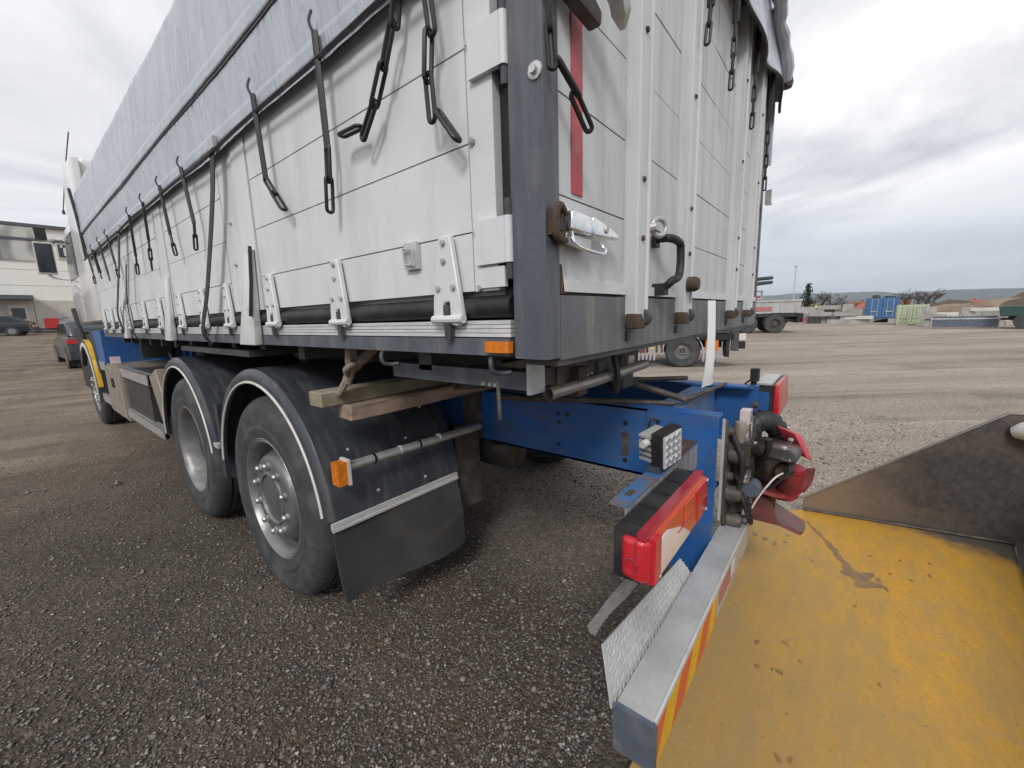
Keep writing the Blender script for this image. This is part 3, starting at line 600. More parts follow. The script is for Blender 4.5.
for p0, p1, r_ in (((.30, .62, 1.105), (1.55, .16, 1.0), .012), ((.9, .34, 1.10), (1.05, .02, .985), .014), ((.62, .7, 1.0), (1.0, .05, .975), .012), ((1.05, .02, .985), (1.6, -.02, .975), .010)):
    part('air_pipe', rod(p0, p1, r_, 8), 'grime', T)
# pair of bent rope hooks under the sill
for y in (.585, .15):
    part('rope_hook', tube(smooth_path([(.05, y + .005, 1.262), (.0, y + .005, 1.262), (-.016, y, 1.250), (-.014, y - .005, 1.228), (.005, y - .012, 1.222), (.022, y - .03, 1.224)], 4), .006, 8), 'dark_steel', T)
part('hook_link', tube([(-.004, .142, 1.20), (.0, .144, 1.16), (.002, .144, 1.115), (-.006, .136, 1.115), (-.010, .134, 1.16)], .0045, 6, closed=True), 'grime', T)

# ---- chassis
def rail(x0, x1, out):
    w = .010
    m = box(x0 if out < 0 else x1 - w, x0 + w if out < 0 else x1, -.15, 7.9, .69, .972, .003)
    m.join(box(x0, x1, -.149, 7.9, .9625, .9735, .003)); m.join(box(x0, x1, -.149, 7.9, .689, .7))
    return m
fr = part('frame_rail', rail(.86, .94, -1), 'blue', T)
part('frame_rail', rail(1.56, 1.64, 1), 'blue', T)
for y, zz_ in ((.53, .90), (.53, .75), (.525, .86), (.48, .90), (.20, .90), (.2, .74)):
    part('bolt_hole', lathe([(0, -.001), (.011, -.001), (.011, .004)], (.8598, y, zz_), 'x', 12), 'black', fr)
part('slot', box(.8585, .8605, .185, .215, .76, .86, .001), 'grime', fr)
part('fishplate', box(.848, .859, -.152, .105, .345, .9715, .004), 'blue', T)
part('fishplate', box(.846, .859, 1.02, 1.15, .70, .965, .003), 'grime', T)
part('rear_crossmember', box(.941, 1.559, .02, .13, .80, .958, .008), 'blue_worn', T)
part('frame_crossmember', lathe([(.06, 0), (.06, .62)], (.94, 1.3, .8), 'x', 14), 'dark_axle', T)
part('end_plate', prism([(.91, .95), (.96, .94), (1.02, .87), (1.45, .85), (1.59, .80), (1.59, .62), (1.48, .44), (1.02, .44), (.91, .62)], 'y', -.168, -.155, .003), 'grime', T)
part('plate_edge', box(.900, .9085, -.166, -.157, .56, .958, .001), 'galv', T)
for x, z in ((.96, .90), (1.0, .83), (.97, .72), (1.02, .6), (1.5, .9), (1.53, .75)):
    part('frame_bolt', lathe([(0, -.022), (.014, -.02), (.016, -.006), (.022, -.004), (.022, .002)], (x, -.167, z), 'y', 10), 'grime', T)
# inner running gear
def axle(y):
    part('axle', tube([(.25, y, .51), (2.25, y, .51)], .075, 12), 'dark_axle', T)
axle(1.65); axle(3.02); axle(7.7)
for x in (.72, 1.62):
    part('air_spring', lathe([(.10, -.13), (.125, -.1), (.125, .0), (.105, .03), (.125, .06), (.125, .12), (.1, .14)], (x + .08, 1.18, .60), 'z', 18), 'dark_axle', T)
    part('trailing_arm', box(x + .04, x + .12, 1.15, 2.6, .42, .48, .01), 'dark_axle', T)
part('prop_shaft', tube([(1.25, 3.0, .55), (1.25, 6.2, .72)], .06, 12), 'dark_axle', T)
part('differential', lathe([(.0, -.2), (.12, -.18), (.2, -.05), (.2, .05), (.12, .18), (0, .2)], (1.25, 3.02, .51), 'y', 18), 'dark_axle', T)
part('air_tank', lathe([(0, 0), (.09, .01), (.11, .04), (.11, .56), (.09, .59), (0, .6)], (1.02, .9, .60), 'y', 16), 'dark_axle', T)
part('splash_plate', box(.675, .84, 1.03, 1.045, .34, .80, .004), 'grime', T, 'dusty grey splash plate')
part('wire_loop', tube(smooth_path([(.84, .98, .70), (.9, .95, .665), (.97, .93, .68), (1.0, .9, .70)], 5), .006, 6), 'black_rubber', T)

# ---- wheels
def tyre_mb(yc, x0, w=.29, r_=.503):
    p = [(.292, .018), (.300, .002), (.335, -.004), (.350, -.009), (.362, -.0095), (.368, -.006), (.395, -.010), (.43, -.009), (.455, -.004), (.462, .002), (.478, .008), (.492, .022), (r_, .045)]
    q = []
    g0, g1 = .045, w - .045; n = 4
    for k in range(n):
        c = g0 + (g1 - g0) * (k + 1) / (n + 1)
        q += [(r_ + .002, c - .009), (r_ - .014, c - .006), (r_ - .014, c + .006), (r_ + .002, c + .009)]
    back = [(a, w - b) for a, b in p[::-1]]
    return lathe(p + q + back, (x0, yc, .503), 'x', 80, closed=True)
stud = lathe([(0, -.030), (.009, -.029), (.0135, -.025), (.0155, -.018), (.0155, -.009), (.0185, -.007), (.0195, -.001), (.021, .0)], (0, 0, 0), 'x', 12)
stud_me = mesh_of('wheel_nut', stud, 'nut')
def wheel(yc, kind, flip=False):
    w = part('wheel', MB().join(tyre_mb(yc, .0)), 'tyre', T)
    if kind == 'flat':
        pr = [(.268, .13), (.285, .05), (.293, .02), (.304, .004), (.307, -.002), (.303, -.007), (.299, -.006), (.296, -.001), (.291, -.003), (.287, .004), (.283, .003), (.276, .016), (.270, .04), (.264, .07), (.252, .085), (.240, .080), (.228, .050), (.215, .018), (.204, .006), (.19, .0), (.135, -.001), (.130, -.007), (.122, -.008), (.117, .004)]
        ci = pr.index((.270, .04)); part('rim', lathe(pr[:ci + 1], (.006, yc, .503), 'x', 64, caps=False), 'rim', w)
        part('disc', lathe(pr[ci:], (.006, yc, .503), 'x', 64, caps=False), 'disc', w)
        part('hub_ring', lathe([(.131, -.002), (.1305, -.0085), (.121, -.0095), (.1165, .003)], (.006, yc, .503), 'x', 48, caps=False), 'rim', w)
        part('hub_cap', lathe([(.1175, .006), (.115, .002), (.10, -.001), (.05, -.003), (0, -.004)], (.006, yc, .503), 'x', 32), 'hub', w)
        for k in range(10):
            a = 2 * math.pi * (k + .5) / 10; inst('wheel_nut', stud_me, w, (.008, yc + .1675 * math.cos(a), .503 + .1675 * math.sin(a)))
        for k in range(10):
            a = 2 * math.pi * k / 10; part('hand_hole', lathe([(0, -.001), (.014, -.001), (.016, .002)], (.060, yc + .228 * math.cos(a), .503 + .228 * math.sin(a)), 'x', 10), 'black', w)
    else:
        pr = [(.268, .2), (.288, .05), (.297, .02), (.306, .004), (.309, -.002), (.304, -.007), (.296, -.004), (.284, .012), (.270, .035), (.262, .10), (.255, .16), (.235, .185), (.20, .19), (.16, .185), (.14, .17)]
        part('rim', lathe(pr, (.006, yc, .503), 'x', 64, caps=False), 'rim', w)
        part('hub_cap', lathe([(.142, .175), (.135, .09), (.12, .07), (.10, .065), (0, .06)], (.006, yc, .503), 'x', 32), 'dark_axle', w)
        for k in range(10):
            a = 2 * math.pi * (k + .5) / 10; inst('wheel_nut', stud_me, w, (.19, yc + .1675 * math.cos(a), .503 + .1675 * math.sin(a)))
    return w
w1 = wheel(1.65, 'flat'); w2 = wheel(3.0, 'deep'); w3 = wheel(7.7, 'flat')
part('wheel', tyre_mb(3.0, .33), 'tyre', T)
for w in (w1, w2, w3):       # the right-hand wheels: the same turned about the truck's centre line
    c = copy_tree(w, T); c.rotation_euler = (0, 0, R(180)); yc = {w1.name: 1.65, w2.name: 3.0, w3.name: 7.7}[w.name]
    c.location = (0, 2 * (yc - 3.5), 0)

# ---- mudguards
def guard(yc, a0, a1, r_in=.578, r_out=.645, x1=.66):
    prof = [(-.004, r_in), (-.022, r_in + .002), (-.024, r_in + .02), (-.024, r_out - .035), (-.018, r_out - .014), (-.004, r_out - .002), (.02, r_out), (x1, r_out), (x1, r_out - .012), (.02, r_out - .012), (-.006, r_out - .03), (-.008, r_in + .01)]
    n = 44; V = []; F = []; k = len(prof)
    for i in range(n):
        a = R(a0 + (a1 - a0) * i / (n - 1))
        for x, r_ in prof: V.append((x, yc - r_ * math.cos(a), .503 + r_ * math.sin(a)))
    for i in range(n - 1):
        for j in range(k): F.append((i * k + j, i * k + (j + 1) % k, (i + 1) * k + (j + 1) % k, (i + 1) * k + j))
    F += [tuple(range(k)), tuple((n - 1) * k + j for j in range(k - 1, -1, -1))]
    gd = part('mudguard', MB().add(V, F), 'fender', T)
    part('edge_trim', tube([(-.023, yc - (r_in + .004) * math.cos(R(a)), .503 + (r_in + .004) * math.sin(R(a))) for a in np.linspace(a0 + 1, a1 - 1, 50)], .0062, 6), 'trim', gd)
    return gd
g1 = guard(1.65, 7, 172); g2 = guard(3.0, 8, 178)
for x, a in ((.12, 30), (.40, 28), (.2, 12), (.45, 10), (.3, 50), (.55, 40)):
    part('rivet', lathe([(0, -.004), (.006, -.003), (.008, .001)], (x, 1.65 - .646 * math.cos(R(a)), .503 + .646 * math.sin(R(a))), 'y', 8), 'galv', g1)
part('bracket', box(-.02, .05, 2.305, 2.40, .64, .665, .003), 'galv', T)
part('guard_link', box(.0, .62, 2.30, 2.36, .45, .9, .01), 'fender', T)
part('cover_panel', box(.02, .70, 1.75, 2.95, 1.195, 1.225, .006), 'dark_steel', T)
part('front_skirt', prism([(3.63, .50), (3.70, .50), (4.0, .95), (3.75, 1.02), (3.60, .8)], 'x', .0, .5, .006), 'tool_box', T)
# mudflap with alloy clamp
flap = solid(grid(lambda u, v: (-.02 + (.645 - .035 * v) * u + .01 * v, 1.004 - .045 * v * v + .05 * math.sin(u * 5.2 + .6) * v * (1 - .35 * v) - .03 * math.sin(v * 3.1) * u, .568 - .325 * v - .012 * u * v), 22, 14), .008)
part('mud_flap', flap, 'flap', T)
part('flap_clamp', box(-.026, .632, .990, 1.003, .556, .582, .002), 'alu_strip', T)
part('flap_clamp', box(-.026, .632, .986, .997, .549, .5595, .002), 'alu_strip', T)
# side-marker pipe
pipe = part('marker_pipe', tube([(.045, .985, .795), (.80, .985, .785)], .019, 14), 'alu', T)
for x in (.17, .30, .40, .52): part('pipe_clip', lathe([(.0215, -.005), (.0215, .005)], (x, .985, .7935), 'x', 14), 'galv' if x in (.3, .52) else 'black', pipe)
part('marker_lamp', box(.0, .038, .955, 1.005, .735, .825, .006, 2), 'amber', T)
part('lamp_base', box(.038, .05, .95, 1.01, .73, .832, .004), 'trim', T)

# ---- rear work light
Mw = Matrix.Translation((.500, -.100, .947)) @ Matrix.Rotation(R(-14), 4, 'Z') @ Matrix.Rotation(R(-9), 4, 'Y') @ Matrix.Rotation(R(4), 4, 'X') @ Matrix.Scale(.95, 4)
def wl(mb): return mb.xf(Mw)
wlp = part('work_light', wl(box(-.054, .054, -.003, .034, -.060, .060, .022, 4)), 'black_rubber', T)
part('lens', wl(box(-.047, .047, -.008, .006, -.053, .053, .017, 4)), 'led', wlp)
rf = lathe([(0, -.0050), (.006, -.0042), (.0105, -.0060), (.0118, -.003)], (0, 0, 0), 'y', 14)
rf_me = mesh_of('reflector', MB().join(rf).xf(Matrix.Rotation(Mw.to_euler().z, 4, 'Z')), 'led_cell')
for i in range(3):
    for j in range(4): inst('reflector', rf_me, wlp, tuple(Mw @ Vector(((i - 1) * .027, -.005, (j - 1.5) * .025))))
for k in range(5): part('cooling_fin', wl(box(-.048, .045, .03, .085, -.046 + k * .02, -.038 + k * .02, .002)), 'galv', wlp)
part('lamp_knob', wl(rod((-.06, .045, .03), (-.085, .045, .03), .012, 10)), 'trim', wlp)
part('lamp_bracket', box(.46, .54, -.085, -.045, .8755, .893, .003), 'dark_steel', wlp)
part('lamp_cable', tube(smooth_path([(.50, -.03, .95), (.60, .0, .99), (.72, .03, .97), (.85, .06, .93)], 6), .006, 8), 'black_rubber', wlp)

# ---- left tail lamp on its angle bracket
br = part('lamp_bracket', box(.21, .858, -.088, -.040, .866, .8725, .002), 'blue_worn', T)
part('bracket_plate', box(.50, .858, -.0875, -.0405, .8728, .8750, .001), 'rust', br)
part('bracket_flange', box(.21, .858, -.088, -.082, .775, .8655, .001), 'galv_dirty', br)
for x in (.27, .47): part('bracket_slot', box(x, x + .035, -.072, -.056, .8722, .8762), 'rust', br)
for x in (.62, .74): part('bracket_bolt', lathe([(.011, 0), (.011, .006), (.006, .008), (0, .008)], (x, -.065, .875), 'z', 8), 'grime', br)
lamp = part('tail_lamp', box(.128, .588, -.158, -.092, .733, .856, .018, 3), 'black_rubber', T)
part('lens_rim', box(.120, .592, -.172, -.150, .846, .861, .007, 3), 'lens_rim', lamp)
part('lens_rim', box(.140, .592, -.174, -.150, .729, .738, .004, 2), 'lens_rim', lamp)
part('end_lens', hull8([(.112, -.166, .742), (.138, -.187, .738), (.142, -.106, .742), (.114, -.118, .746), (.116, -.164, .842), (.138, -.184, .846), (.142, -.106, .848), (.116, -.118, .844)], .012, 4), 'lens_red', lamp)
part('end_seam', tube([(.1125, -.150, .745), (.1115, -.150, .79), (.1155, -.150, .842)], .0022, 5), 'lens_rim', lamp)
part('reflex_ring', tube([(.1125, -.140 + .016 * math.cos(a), .780 + .018 * math.sin(a)) for a in np.linspace(0, 6.283, 18, endpoint=False)], .0022, 5, closed=True), 'lens_rim', lamp)
part('lens', box(.137, .174, -.1890, -.154, .736, .8465, .006, 3), 'lens_red', lamp)
part('lens_backing', box(.150, .588, -.1845, -.150, .737, .846, .005, 2), 'lens_orange', lamp)
part('reverse_lens', prism([(.150, .7365), (.43, .7365), (.335, .795), (.225, .834), (.150, .834)], 'y', -.1872, -.152, .004, 2), 'lens_white', lamp)
part('indicator_lens', box(.36, .455, -.1870, -.152, .790, .842, .004, 2), 'lens_orange', lamp)
part('lens', prism([(.49, .738), (.588, .741), (.588, .844), (.46, .845)], 'y', -.1885, -.16, .004, 2), 'lens_red', lamp)
part('lens_rib', box(.30, .585, -.1895, -.1855, .792, .7945, .001), 'lens_rim', lamp)
for x, z in ((.172, .742), (.578, .746), (.578, .84)): part('lens_screw', lathe([(0, -.003), (.0045, -.002), (.005, .001)], (x, -.1885, z), 'y', 8), 'galv', lamp)
for k in range(4): part('housing_rib', box(.17 + k * .10, .176 + k * .10, -.150, -.096, .8555, .8595), 'black_rubber', lamp)
part('lamp_cable', tube(smooth_path([(.50, -.092, .80), (.53, -.06, .78), (.60, -.035, .76), (.70, -.02, .80), (.80, -.01, .82)], 6), .007, 8), 'black_rubber', lamp)
part('loose_film', solid(grid(lambda u, v: (.27 + .33 * u, .03 + .028 * v + .006 * math.sin(u * 5), .398 + .02 * v + .006 * math.sin(v * 9 + u * 7)), 14, 7), .002), 'film', T, 'crumpled clear film hanging below the tail lamp')
# right tail lamp: blue backed, seen end on
rl_ = part('tail_lamp', box(1.77, 2.2, -.215, -.125, .80, .955, .010, 2), 'black_rubber', T, 'far tail lamp on a blue box')
part('lens', hull8([(1.765, -.248, .79), (2.2, -.248, .79), (2.2, -.216, .79), (1.765, -.216, .79), (1.765, -.238, .962), (2.2, -.238, .962), (2.2, -.216, .962), (1.765, -.216, .962)], .008, 2), 'lens_red', rl_)
part('lamp_box', box(1.72, 1.768, -.20, -.135, .83, .92, .012, 2), 'blue', rl_)
part('lamp_top', box(1.765, 2.15, -.208, -.128, .956, .966, .003), 'galv', rl_)
part('lamp_bracket', box(1.642, 1.70, -.16, -.05, .78, .965, .005), 'blue', T)
mk = part('marker_stalk', tube([(1.70, -.13, .95), (1.70, -.135, 1.0)], .014, 8), 'black_rubber', T)
part('marker_lamp', box(1.675, 1.725, -.155, -.118, .985, 1.05, .008, 2), 'black_rubber', mk)
part('cable', tube(smooth_path([(1.69, -.12, .99), (1.66, -.10, .97), (1.65, -.09, .93), (1.66, -.1, .9)], 5), .005, 6), 'black', mk)

# ---- folding under-run bumper and tread plate
bp_ = part('bumper', box(.03, 1.13, -.235, -.15, .388, .50, .004), 'galv', T)
part('end_cap', box(.018, .0295, -.240, -.145, .382, .498, .003), 'steel_blue', bp_)
part('top_edge', box(.03, 1.13, -.2375, -.232, .489, .5025, .0015), 'alu_strip', bp_)
zb, zt = .389, .488
yv = -.2365
xs = [.032, .085, .185, .285, .385, .485, .56]
cols = ['stripe_orange', 'stripe_yellow']
sh = .07
for k in range(7):
    a = .032 + (k - 1) * .10; b_ = a + .10
    def cl(v): return min(max(v, .032), .555)
    p = [(cl(a), zb), (cl(b_), zb), (cl(b_ + sh), zt), (cl(a + sh), zt)]
    if abs(p[1][0] - p[0][0]) + abs(p[2][0] - p[3][0]) < .01: continue
    part('stripe', prism(p, 'y', -.2375, -.2352), cols[k % 2], bp_)
part('label_plate', box(.60, .76, -.2372, -.2352, .42, .475), 'sticker', bp_)
part('label_plate', box(.775, .83, -.2372, -.2352, .425, .47), 'trim', bp_)
tread = solid(grid(lambda u, v: (.012 + .6 * u + .045 * v * (1 - u), -.145 + .045 * v - .008 * u * v, .490 + v * (.105 - .065 * u)), 12, 6), .004)
tp = part('tread_plate', tread, 'galv', T)
bar = MB()
for i in range(26):
    for j in range(6):
        u = (i + .5) / 26; v = (j + .5) / 6; c = Vector((.012 + .6 * u + .045 * v * (1 - u), -.1495 + .045 * v - .008 * u * v, .490 + v * (.105 - .065 * u)))
        d = Vector((.007, 0, .003)) if (i + j) % 2 else Vector((.003, .0015, .006)); bar.join(rod(c - d, c + d, .0016, 4))
part('tread_bars', bar, 'galv', tp)['kind'] = 'stuff'
part('bumper_arm', box(.80, .85, -.15, -.02, .33, .43, .006), 'blue', T)
part('bumper', box(1.5, 2.47, -.235, -.15, .405, .50, .004), 'galv', T, 'far half of the split bumper')

# ---- tow coupling
HC = (1.27, -.33, .66)
tcp = part('tow_coupling', lathe([(0, .10), (.075, .10), (.08, .08), (.075, .02), (.06, 0), (.0, -.01)], (1.25, -.26, .67), 'y', 20), 'grease', T)
part('mounting_flange', box(1.06, 1.44, -.19, -.169, .50, .84, .012), 'grime', tcp)
for x in (1.09, 1.41):
    for z in (.535, .80): part('flange_bolt', lathe([(0, -.02), (.018, -.018), (.02, -.004), (.026, 0)], (x, -.19, z), 'y', 8), 'grime', tcp)
part('housing', lathe([(0, -.085), (.05, -.08), (.08, -.06), (.092, -.02), (.09, .03), (.078, .06), (.06, .075), (0, .08)], (1.235, -.275, .715), 'z', 22), 'grease', tcp)
part('housing_lid', hull8([(1.10, -.385, .76), (1.33, -.395, .75), (1.35, -.20, .76), (1.12, -.19, .77), (1.14, -.36, .805), (1.30, -.37, .80), (1.32, -.22, .808), (1.15, -.21, .81)], .022, 3), 'grease', tcp)
part('actuator', lathe([(0, -.08), (.036, -.078), (.046, -.055), (.048, .02), (.052, .025), (.052, .04), (.03, .05), (0, .05)], (1.22, -.352, .675), 'z', 18), 'red', tcp)
part('actuator_cap', lathe([(0, -.02), (.026, -.02), (.032, -.008), (.034, .02)], (1.145, -.335, .715), 'x', 16), 'grease', tcp)
part('actuator_ring', lathe([(.04, -.008), (.05, -.006), (.05, .006), (.04, .008)], (1.22, -.352, .605), 'z', 18), 'alu', tcp)
# funnel-shaped jaw: flared upper tray and lower lip
def quad_sheet(a, b, c, d, th, bow, rim):       # rear-left, rear-right, front-right, front-left
    A, B, C_, D = (Vector(q) for q in (a, b, c, d))
    def f_(u, v):
        p = A.lerp(B, u).lerp(D.lerp(C_, u), v); e = abs(2 * u - 1)
        return (p.x, p.y - .012 * (1 - e * e) * v, p.z + bow * (1 - e * e) * (.4 + .6 * v) + rim * max(0, e - .72) / .28 + .35 * rim * max(0, v - .8) / .2)
    return solid(grid(f_, 17, 9), th)
part('upper_jaw', quad_sheet((1.08, -.205, .618), (1.42, -.20, .60), (1.44, -.428, .612), (1.07, -.355, .600), .014, -.010, .026), 'red', tcp)
part('lower_jaw', quad_sheet((1.14, -.225, .530), (1.37, -.22, .525), (1.40, -.405, .415), (1.16, -.405, .470), .014, -.006, .004), 'red_brown', tcp)
part('jaw_throat', lathe([(.04, -.085), (.07, -.07), (.075, .03), (.05, .045)], (1.27, -.235, .56), 'z', 18), 'red_brown', tcp)
part('jaw_gusset', hull8([(1.11, -.34, .50), (1.122, -.34, .50), (1.122, -.22, .50), (1.11, -.22, .50), (1.11, -.30, .605), (1.122, -.30, .605), (1.122, -.21, .62), (1.11, -.21, .62)], .003), 'red_brown', tcp)
for dx, dy in ((1.16, -.33), (1.30, -.34), (1.31, -.235), (1.17, -.225)): part('lid_bolt', lathe([(.011, 0), (.011, .008), (.007, .010), (0, .010)], (dx, dy, .803), 'z', 6), 'galv', tcp)
part('coupling_pin', lathe([(.012, -.05), (.014, -.045), (.014, .09), (.010, .10), (0, .10)], (1.29, -.365, .635), 'z', 12), 'alu', tcp)
for k in range(7): part('spring_coil', lathe([(.016, -.003), (.019, 0), (.016, .003), (.013, 0)], (1.09, -.225, .585 + k * .012), 'z', 12, closed=True), 'galv', tcp)
part('hand_lever', tube(smooth_path([(1.12, -.24, .76), (1.08, -.27, .78), (1.04, -.29, .83), (1.03, -.29, .87)], 5), [.011] * 10 + [.013] * 6, 8), 'black_rubber', tcp)
part('lube_pipe', tube(smooth_path([(1.15, -.36, .765), (1.10, -.36, .74), (1.09, -.32, .68), (1.11, -.28, .64)], 5), .004, 6), 'black_rubber', tcp)
part('red_plate', hull8([(1.30, -.40, .735), (1.32, -.42, .725), (1.36, -.345, .745), (1.34, -.33, .755), (1.30, -.355, .835), (1.32, -.375, .828), (1.36, -.29, .845), (1.34, -.28, .852)], .004), 'red_clean', tcp)
bel = [(.036 if k % 2 else .046) for k in range(22)]
part('bellows_hose', tube(smooth_path([(1.20, -.19, .80), (1.28, -.21, .865), (1.38, -.26, .85), (1.43, -.30, .76)], 7), bel, 12), 'black_rubber', tcp)
part('release_lever', tube(smooth_path([(1.07, -.20, .90), (1.04, -.215, .82), (1.05, -.225, .74), (1.02, -.22, .68)], 5), .024, 8), 'grease', tcp)
part('lever_knob', lathe([(0, .035), (.02, .03), (.026, .0), (.018, -.03), (.014, -.05)], (1.0, -.20, .90), 'z', 12), 'tool_box', tcp)
part('valve_block', box(1.0, 1.07, -.235, -.185, .76, .85, .012, 2), 'grime', tcp)
part('lever_knob', box(1.09, 1.15, -.215, -.18, .90, .955, .008, 2), 'lens_white', tcp)
part('control_arm', hull8([(1.02, -.235, .70), (1.07, -.235, .69), (1.07, -.21, .69), (1.02, -.21, .70), (1.13, -.225, .93), (1.18, -.225, .92), (1.18, -.20, .92), (1.13, -.20, .93)], .008, 2), 'grease', tcp)
for pts, r_, m_ in (([(1.03, -.19, .70), (1.0, -.23, .60), (1.03, -.25, .52), (1.10, -.24, .52)], .008, 'black_rubber'), ([(1.125, -.335, .715), (1.08, -.31, .70), (1.05, -.27, .63), (1.04, -.25, .58)], .0035, 'trim'), ([(1.05, -.19, .68), (1.02, -.23, .62), (1.04, -.24, .56), (1.12, -.22, .53)], .010, 'black_rubber'), ([(.98, -.18, .88), (.96, -.22, .78), (.97, -.21, .66)], .010, 'black_rubber'), ([(1.2, -.18, .9), (1.15, -.22, .88), (1.08, -.22, .8)], .012, 'black_rubber')):
    part('air_hose', tube(smooth_path(pts, 6), r_, 8), m_, tcp)
for x, z in ((.99, .80), (.97, .65), (1.02, .52)): part('air_coupling', lathe([(0, -.05), (.022, -.05), (.03, -.03), (.03, 0), (.02, .012)], (x, -.17, z), 'y', 12), 'grime', tcp)
part('air_coupling', lathe([(0, -.06), (.03, -.06), (.035, -.03), (.03, 0)], (1.07, -.245, .665), 'x', 12), 'steel_blue', tcp)

# ---- side guard, boxes, front wheel arch
for z0, z1, y0 in ((.853, .955, 4.08), (.428, .523, 3.78)):
    m = box(-.004, .004, y0, 5.3, z0, z1, .002); m.join(box(-.004, .045, y0, 5.3, z1 - .006, z1 - .0005, .001)); m.join(box(-.004, .045, y0, 5.3, z0 + .0005, z0 + .006, .001)); m.join(box(.038, .045, y0, 5.3, z1 - .035, z1)); m.join(box(.038, .045, y0, 5.3, z0, z0 + .035))
    part('guard_rail', m, 'alu', T)
    m = box(-.004, .03, 6.35, 7.2, z0, z1, .004); part('guard_rail', m, 'alu', T)
bxp = part('tool_box', box(.0, .5, 5.28, 6.36, .38, .945, .01, 2), 'tool_box', T)
part('box_lid', box(-.012, .0, 5.32, 6.32, .41, .90, .004), 'tool_box', bxp)
part('box_lock', box(-.022, -.010, 5.8, 5.92, .70, .80, .004), 'black', bxp)
part('battery_box', box(.02, .7, 4.2, 5.26, .45, .93, .02, 2), 'dark_axle', T)
part('tank', lathe([(0, 0), (.22, .02), (.25, .05), (.25, .6), (.22, .63), (0, .65)], (.42, 3.95, .66), 'y', 18), 'rust', T)
for k in range(5): part('blue_rib', box(.66, .74, 4.6 + k * .3, 4.72 + k * .3, .95, 1.16, .006), 'blue', T)
part('position_lamp', box(.02, .10, 6.0, 6.08, .95, 1.03, .008), 'lens_white', T)
for pts in ([(.5, 3.9, .95), (.4, 4.3, 1.16), (.45, 4.9, 1.2), (.6, 5.4, 1.1)], [(.55, 4.1, 1.0), (.5, 4.6, 1.1), (.62, 5.3, 1.18)], [(.3, 4.0, .93), (.25, 4.4, 1.1), (.5, 4.9, 1.22)]):
    part('air_hose', tube(smooth_path(pts, 6), .022, 8), 'dark_axle', T)
part('inner_liner', prism([(7.7 - .62 * math.cos(R(a)), .503 + .62 * math.sin(R(a))) for a in range(5, 176, 10)] + [(8.4, 1.28), (7.0, 1.28)], 'x', .02, .5), 'black', T)
arch = []
def arch_strip(rr0, rr1, x0, x1, a0, a1, m_, nm):
    V = []; F = []; n = 26
    for i in range(n):
        a = R(a0 + (a1 - a0) * i / (n - 1))
        for x, r_ in ((x0, rr0), (x1, rr0), (x1, rr1), (x0, rr1)): V.append((x, 7.7 - r_ * math.cos(a), .503 + r_ * math.sin(a)))
    for i in range(n - 1):
        for j in range(4): F.append((i * 4 + j, i * 4 + (j + 1) % 4, (i + 1) * 4 + (j + 1) % 4, (i + 1) * 4 + j))
    F += [(0, 1, 2, 3), tuple((n - 1) * 4 + j for j in (3, 2, 1, 0))]
    part(nm, MB().add(V, F), m_, T)
arch_strip(.62, .70, -.035, .30, -8, 150, 'fender', 'wheel_arch')
arch_strip(.615, .665, -.045, -.036, -8, 120, 'trim', 'arch_trim')
arch_strip(.7005, .706, -.03, .02, 8, 95, 'yellow_paint', 'arch_stripe')

# ---- cab
cabp = [(6.05, 1.42), (8.9, 1.42), (9.0, 1.8), (8.75, 2.3), (8.3, 2.78), (7.6, 2.86), (6.75, 3.2), (6.45, 3.24), (6.05, 3.18)]
cab = part('cab', prism(cabp, 'x', .06, 2.44, .05, 4), 'white_paint', T)
part('side_fairing', prism([(5.98, 1.44), (7.1, 1.44), (7.0, 2.9), (6.6, 3.2), (5.98, 3.15)], 'x', -.004, .06, .012, 3), 'white_paint', cab)
part('door', prism([(7.2, 1.45), (8.6, 1.45), (8.6, 2.3), (8.25, 2.72), (7.2, 2.72)], 'x', .040, .059, .006, 2), 'white_paint', cab)
part('side_window', prism([(7.5, 2.05), (8.5, 2.05), (8.5, 2.25), (8.2, 2.62), (7.5, 2.62)], 'x', .034, .0395, .001), 'glass', cab)
for k in range(4): part('livery_stripe', prism([(7.25 + k * .12, 1.62 + k * .12), (7.40 + k * .12, 1.62 + k * .12), (8.1 + k * .1, 1.78 + k * .1), (8.0 + k * .1, 1.78 + k * .1)], 'x', .0365, .0395), 'lilac', cab)
part('side_flap', hull8([(-.03, 7.85, 1.20), (.02, 7.85, 1.20), (.02, 7.95, 1.20), (-.03, 7.95, 1.20), (-.03, 8.35, 1.66), (.02, 8.35, 1.66), (.02, 8.43, 1.66), (-.03, 8.43, 1.66)], .01), 'black_rubber', cab)
part('cab_step', box(.0, 2.48, 6.25, 7.0, .92, 1.33, .05, 3), 'blue', T)
part('cab_step', box(.02, .4, 8.35, 9.1, .45, 1.31, .03, 2), 'black_rubber', T)
part('rear_panel', box(.3, 2.2, 6.02, 6.1, .98, 1.31, .01), 'dark_steel', T)
part('mud_wing', hull8([(-.02, 6.72, .80), (.3, 6.72, .80), (.3, 6.78, .8), (-.02, 6.78, .8), (-.02, 6.98, 1.33), (.3, 6.98, 1.33), (.3, 7.03, 1.33), (-.02, 7.03, 1.33)], .006), 'black_rubber', T)
mir = part('mirror', box(-.255, -.06, 8.70, 8.82, 2.17, 2.62, .035, 3), 'white_paint', T, 'tall door mirror on the near side')
part('mirror_glass', box(-.245, -.07, 8.690, 8.702, 2.19, 2.60, .02, 2), 'glass', mir)
part('mirror_arm', tube(smooth_path([(-.16, 8.75, 2.18), (-.10, 8.75, 2.12), (.04, 8.72, 2.10)], 5), .018, 8), 'white_paint', mir)
part('mirror_arm', tube([(-.15, 8.76, 2.62), (-.02, 8.76, 2.68), (.05, 8.72, 2.68)], .016, 8), 'trim', mir)
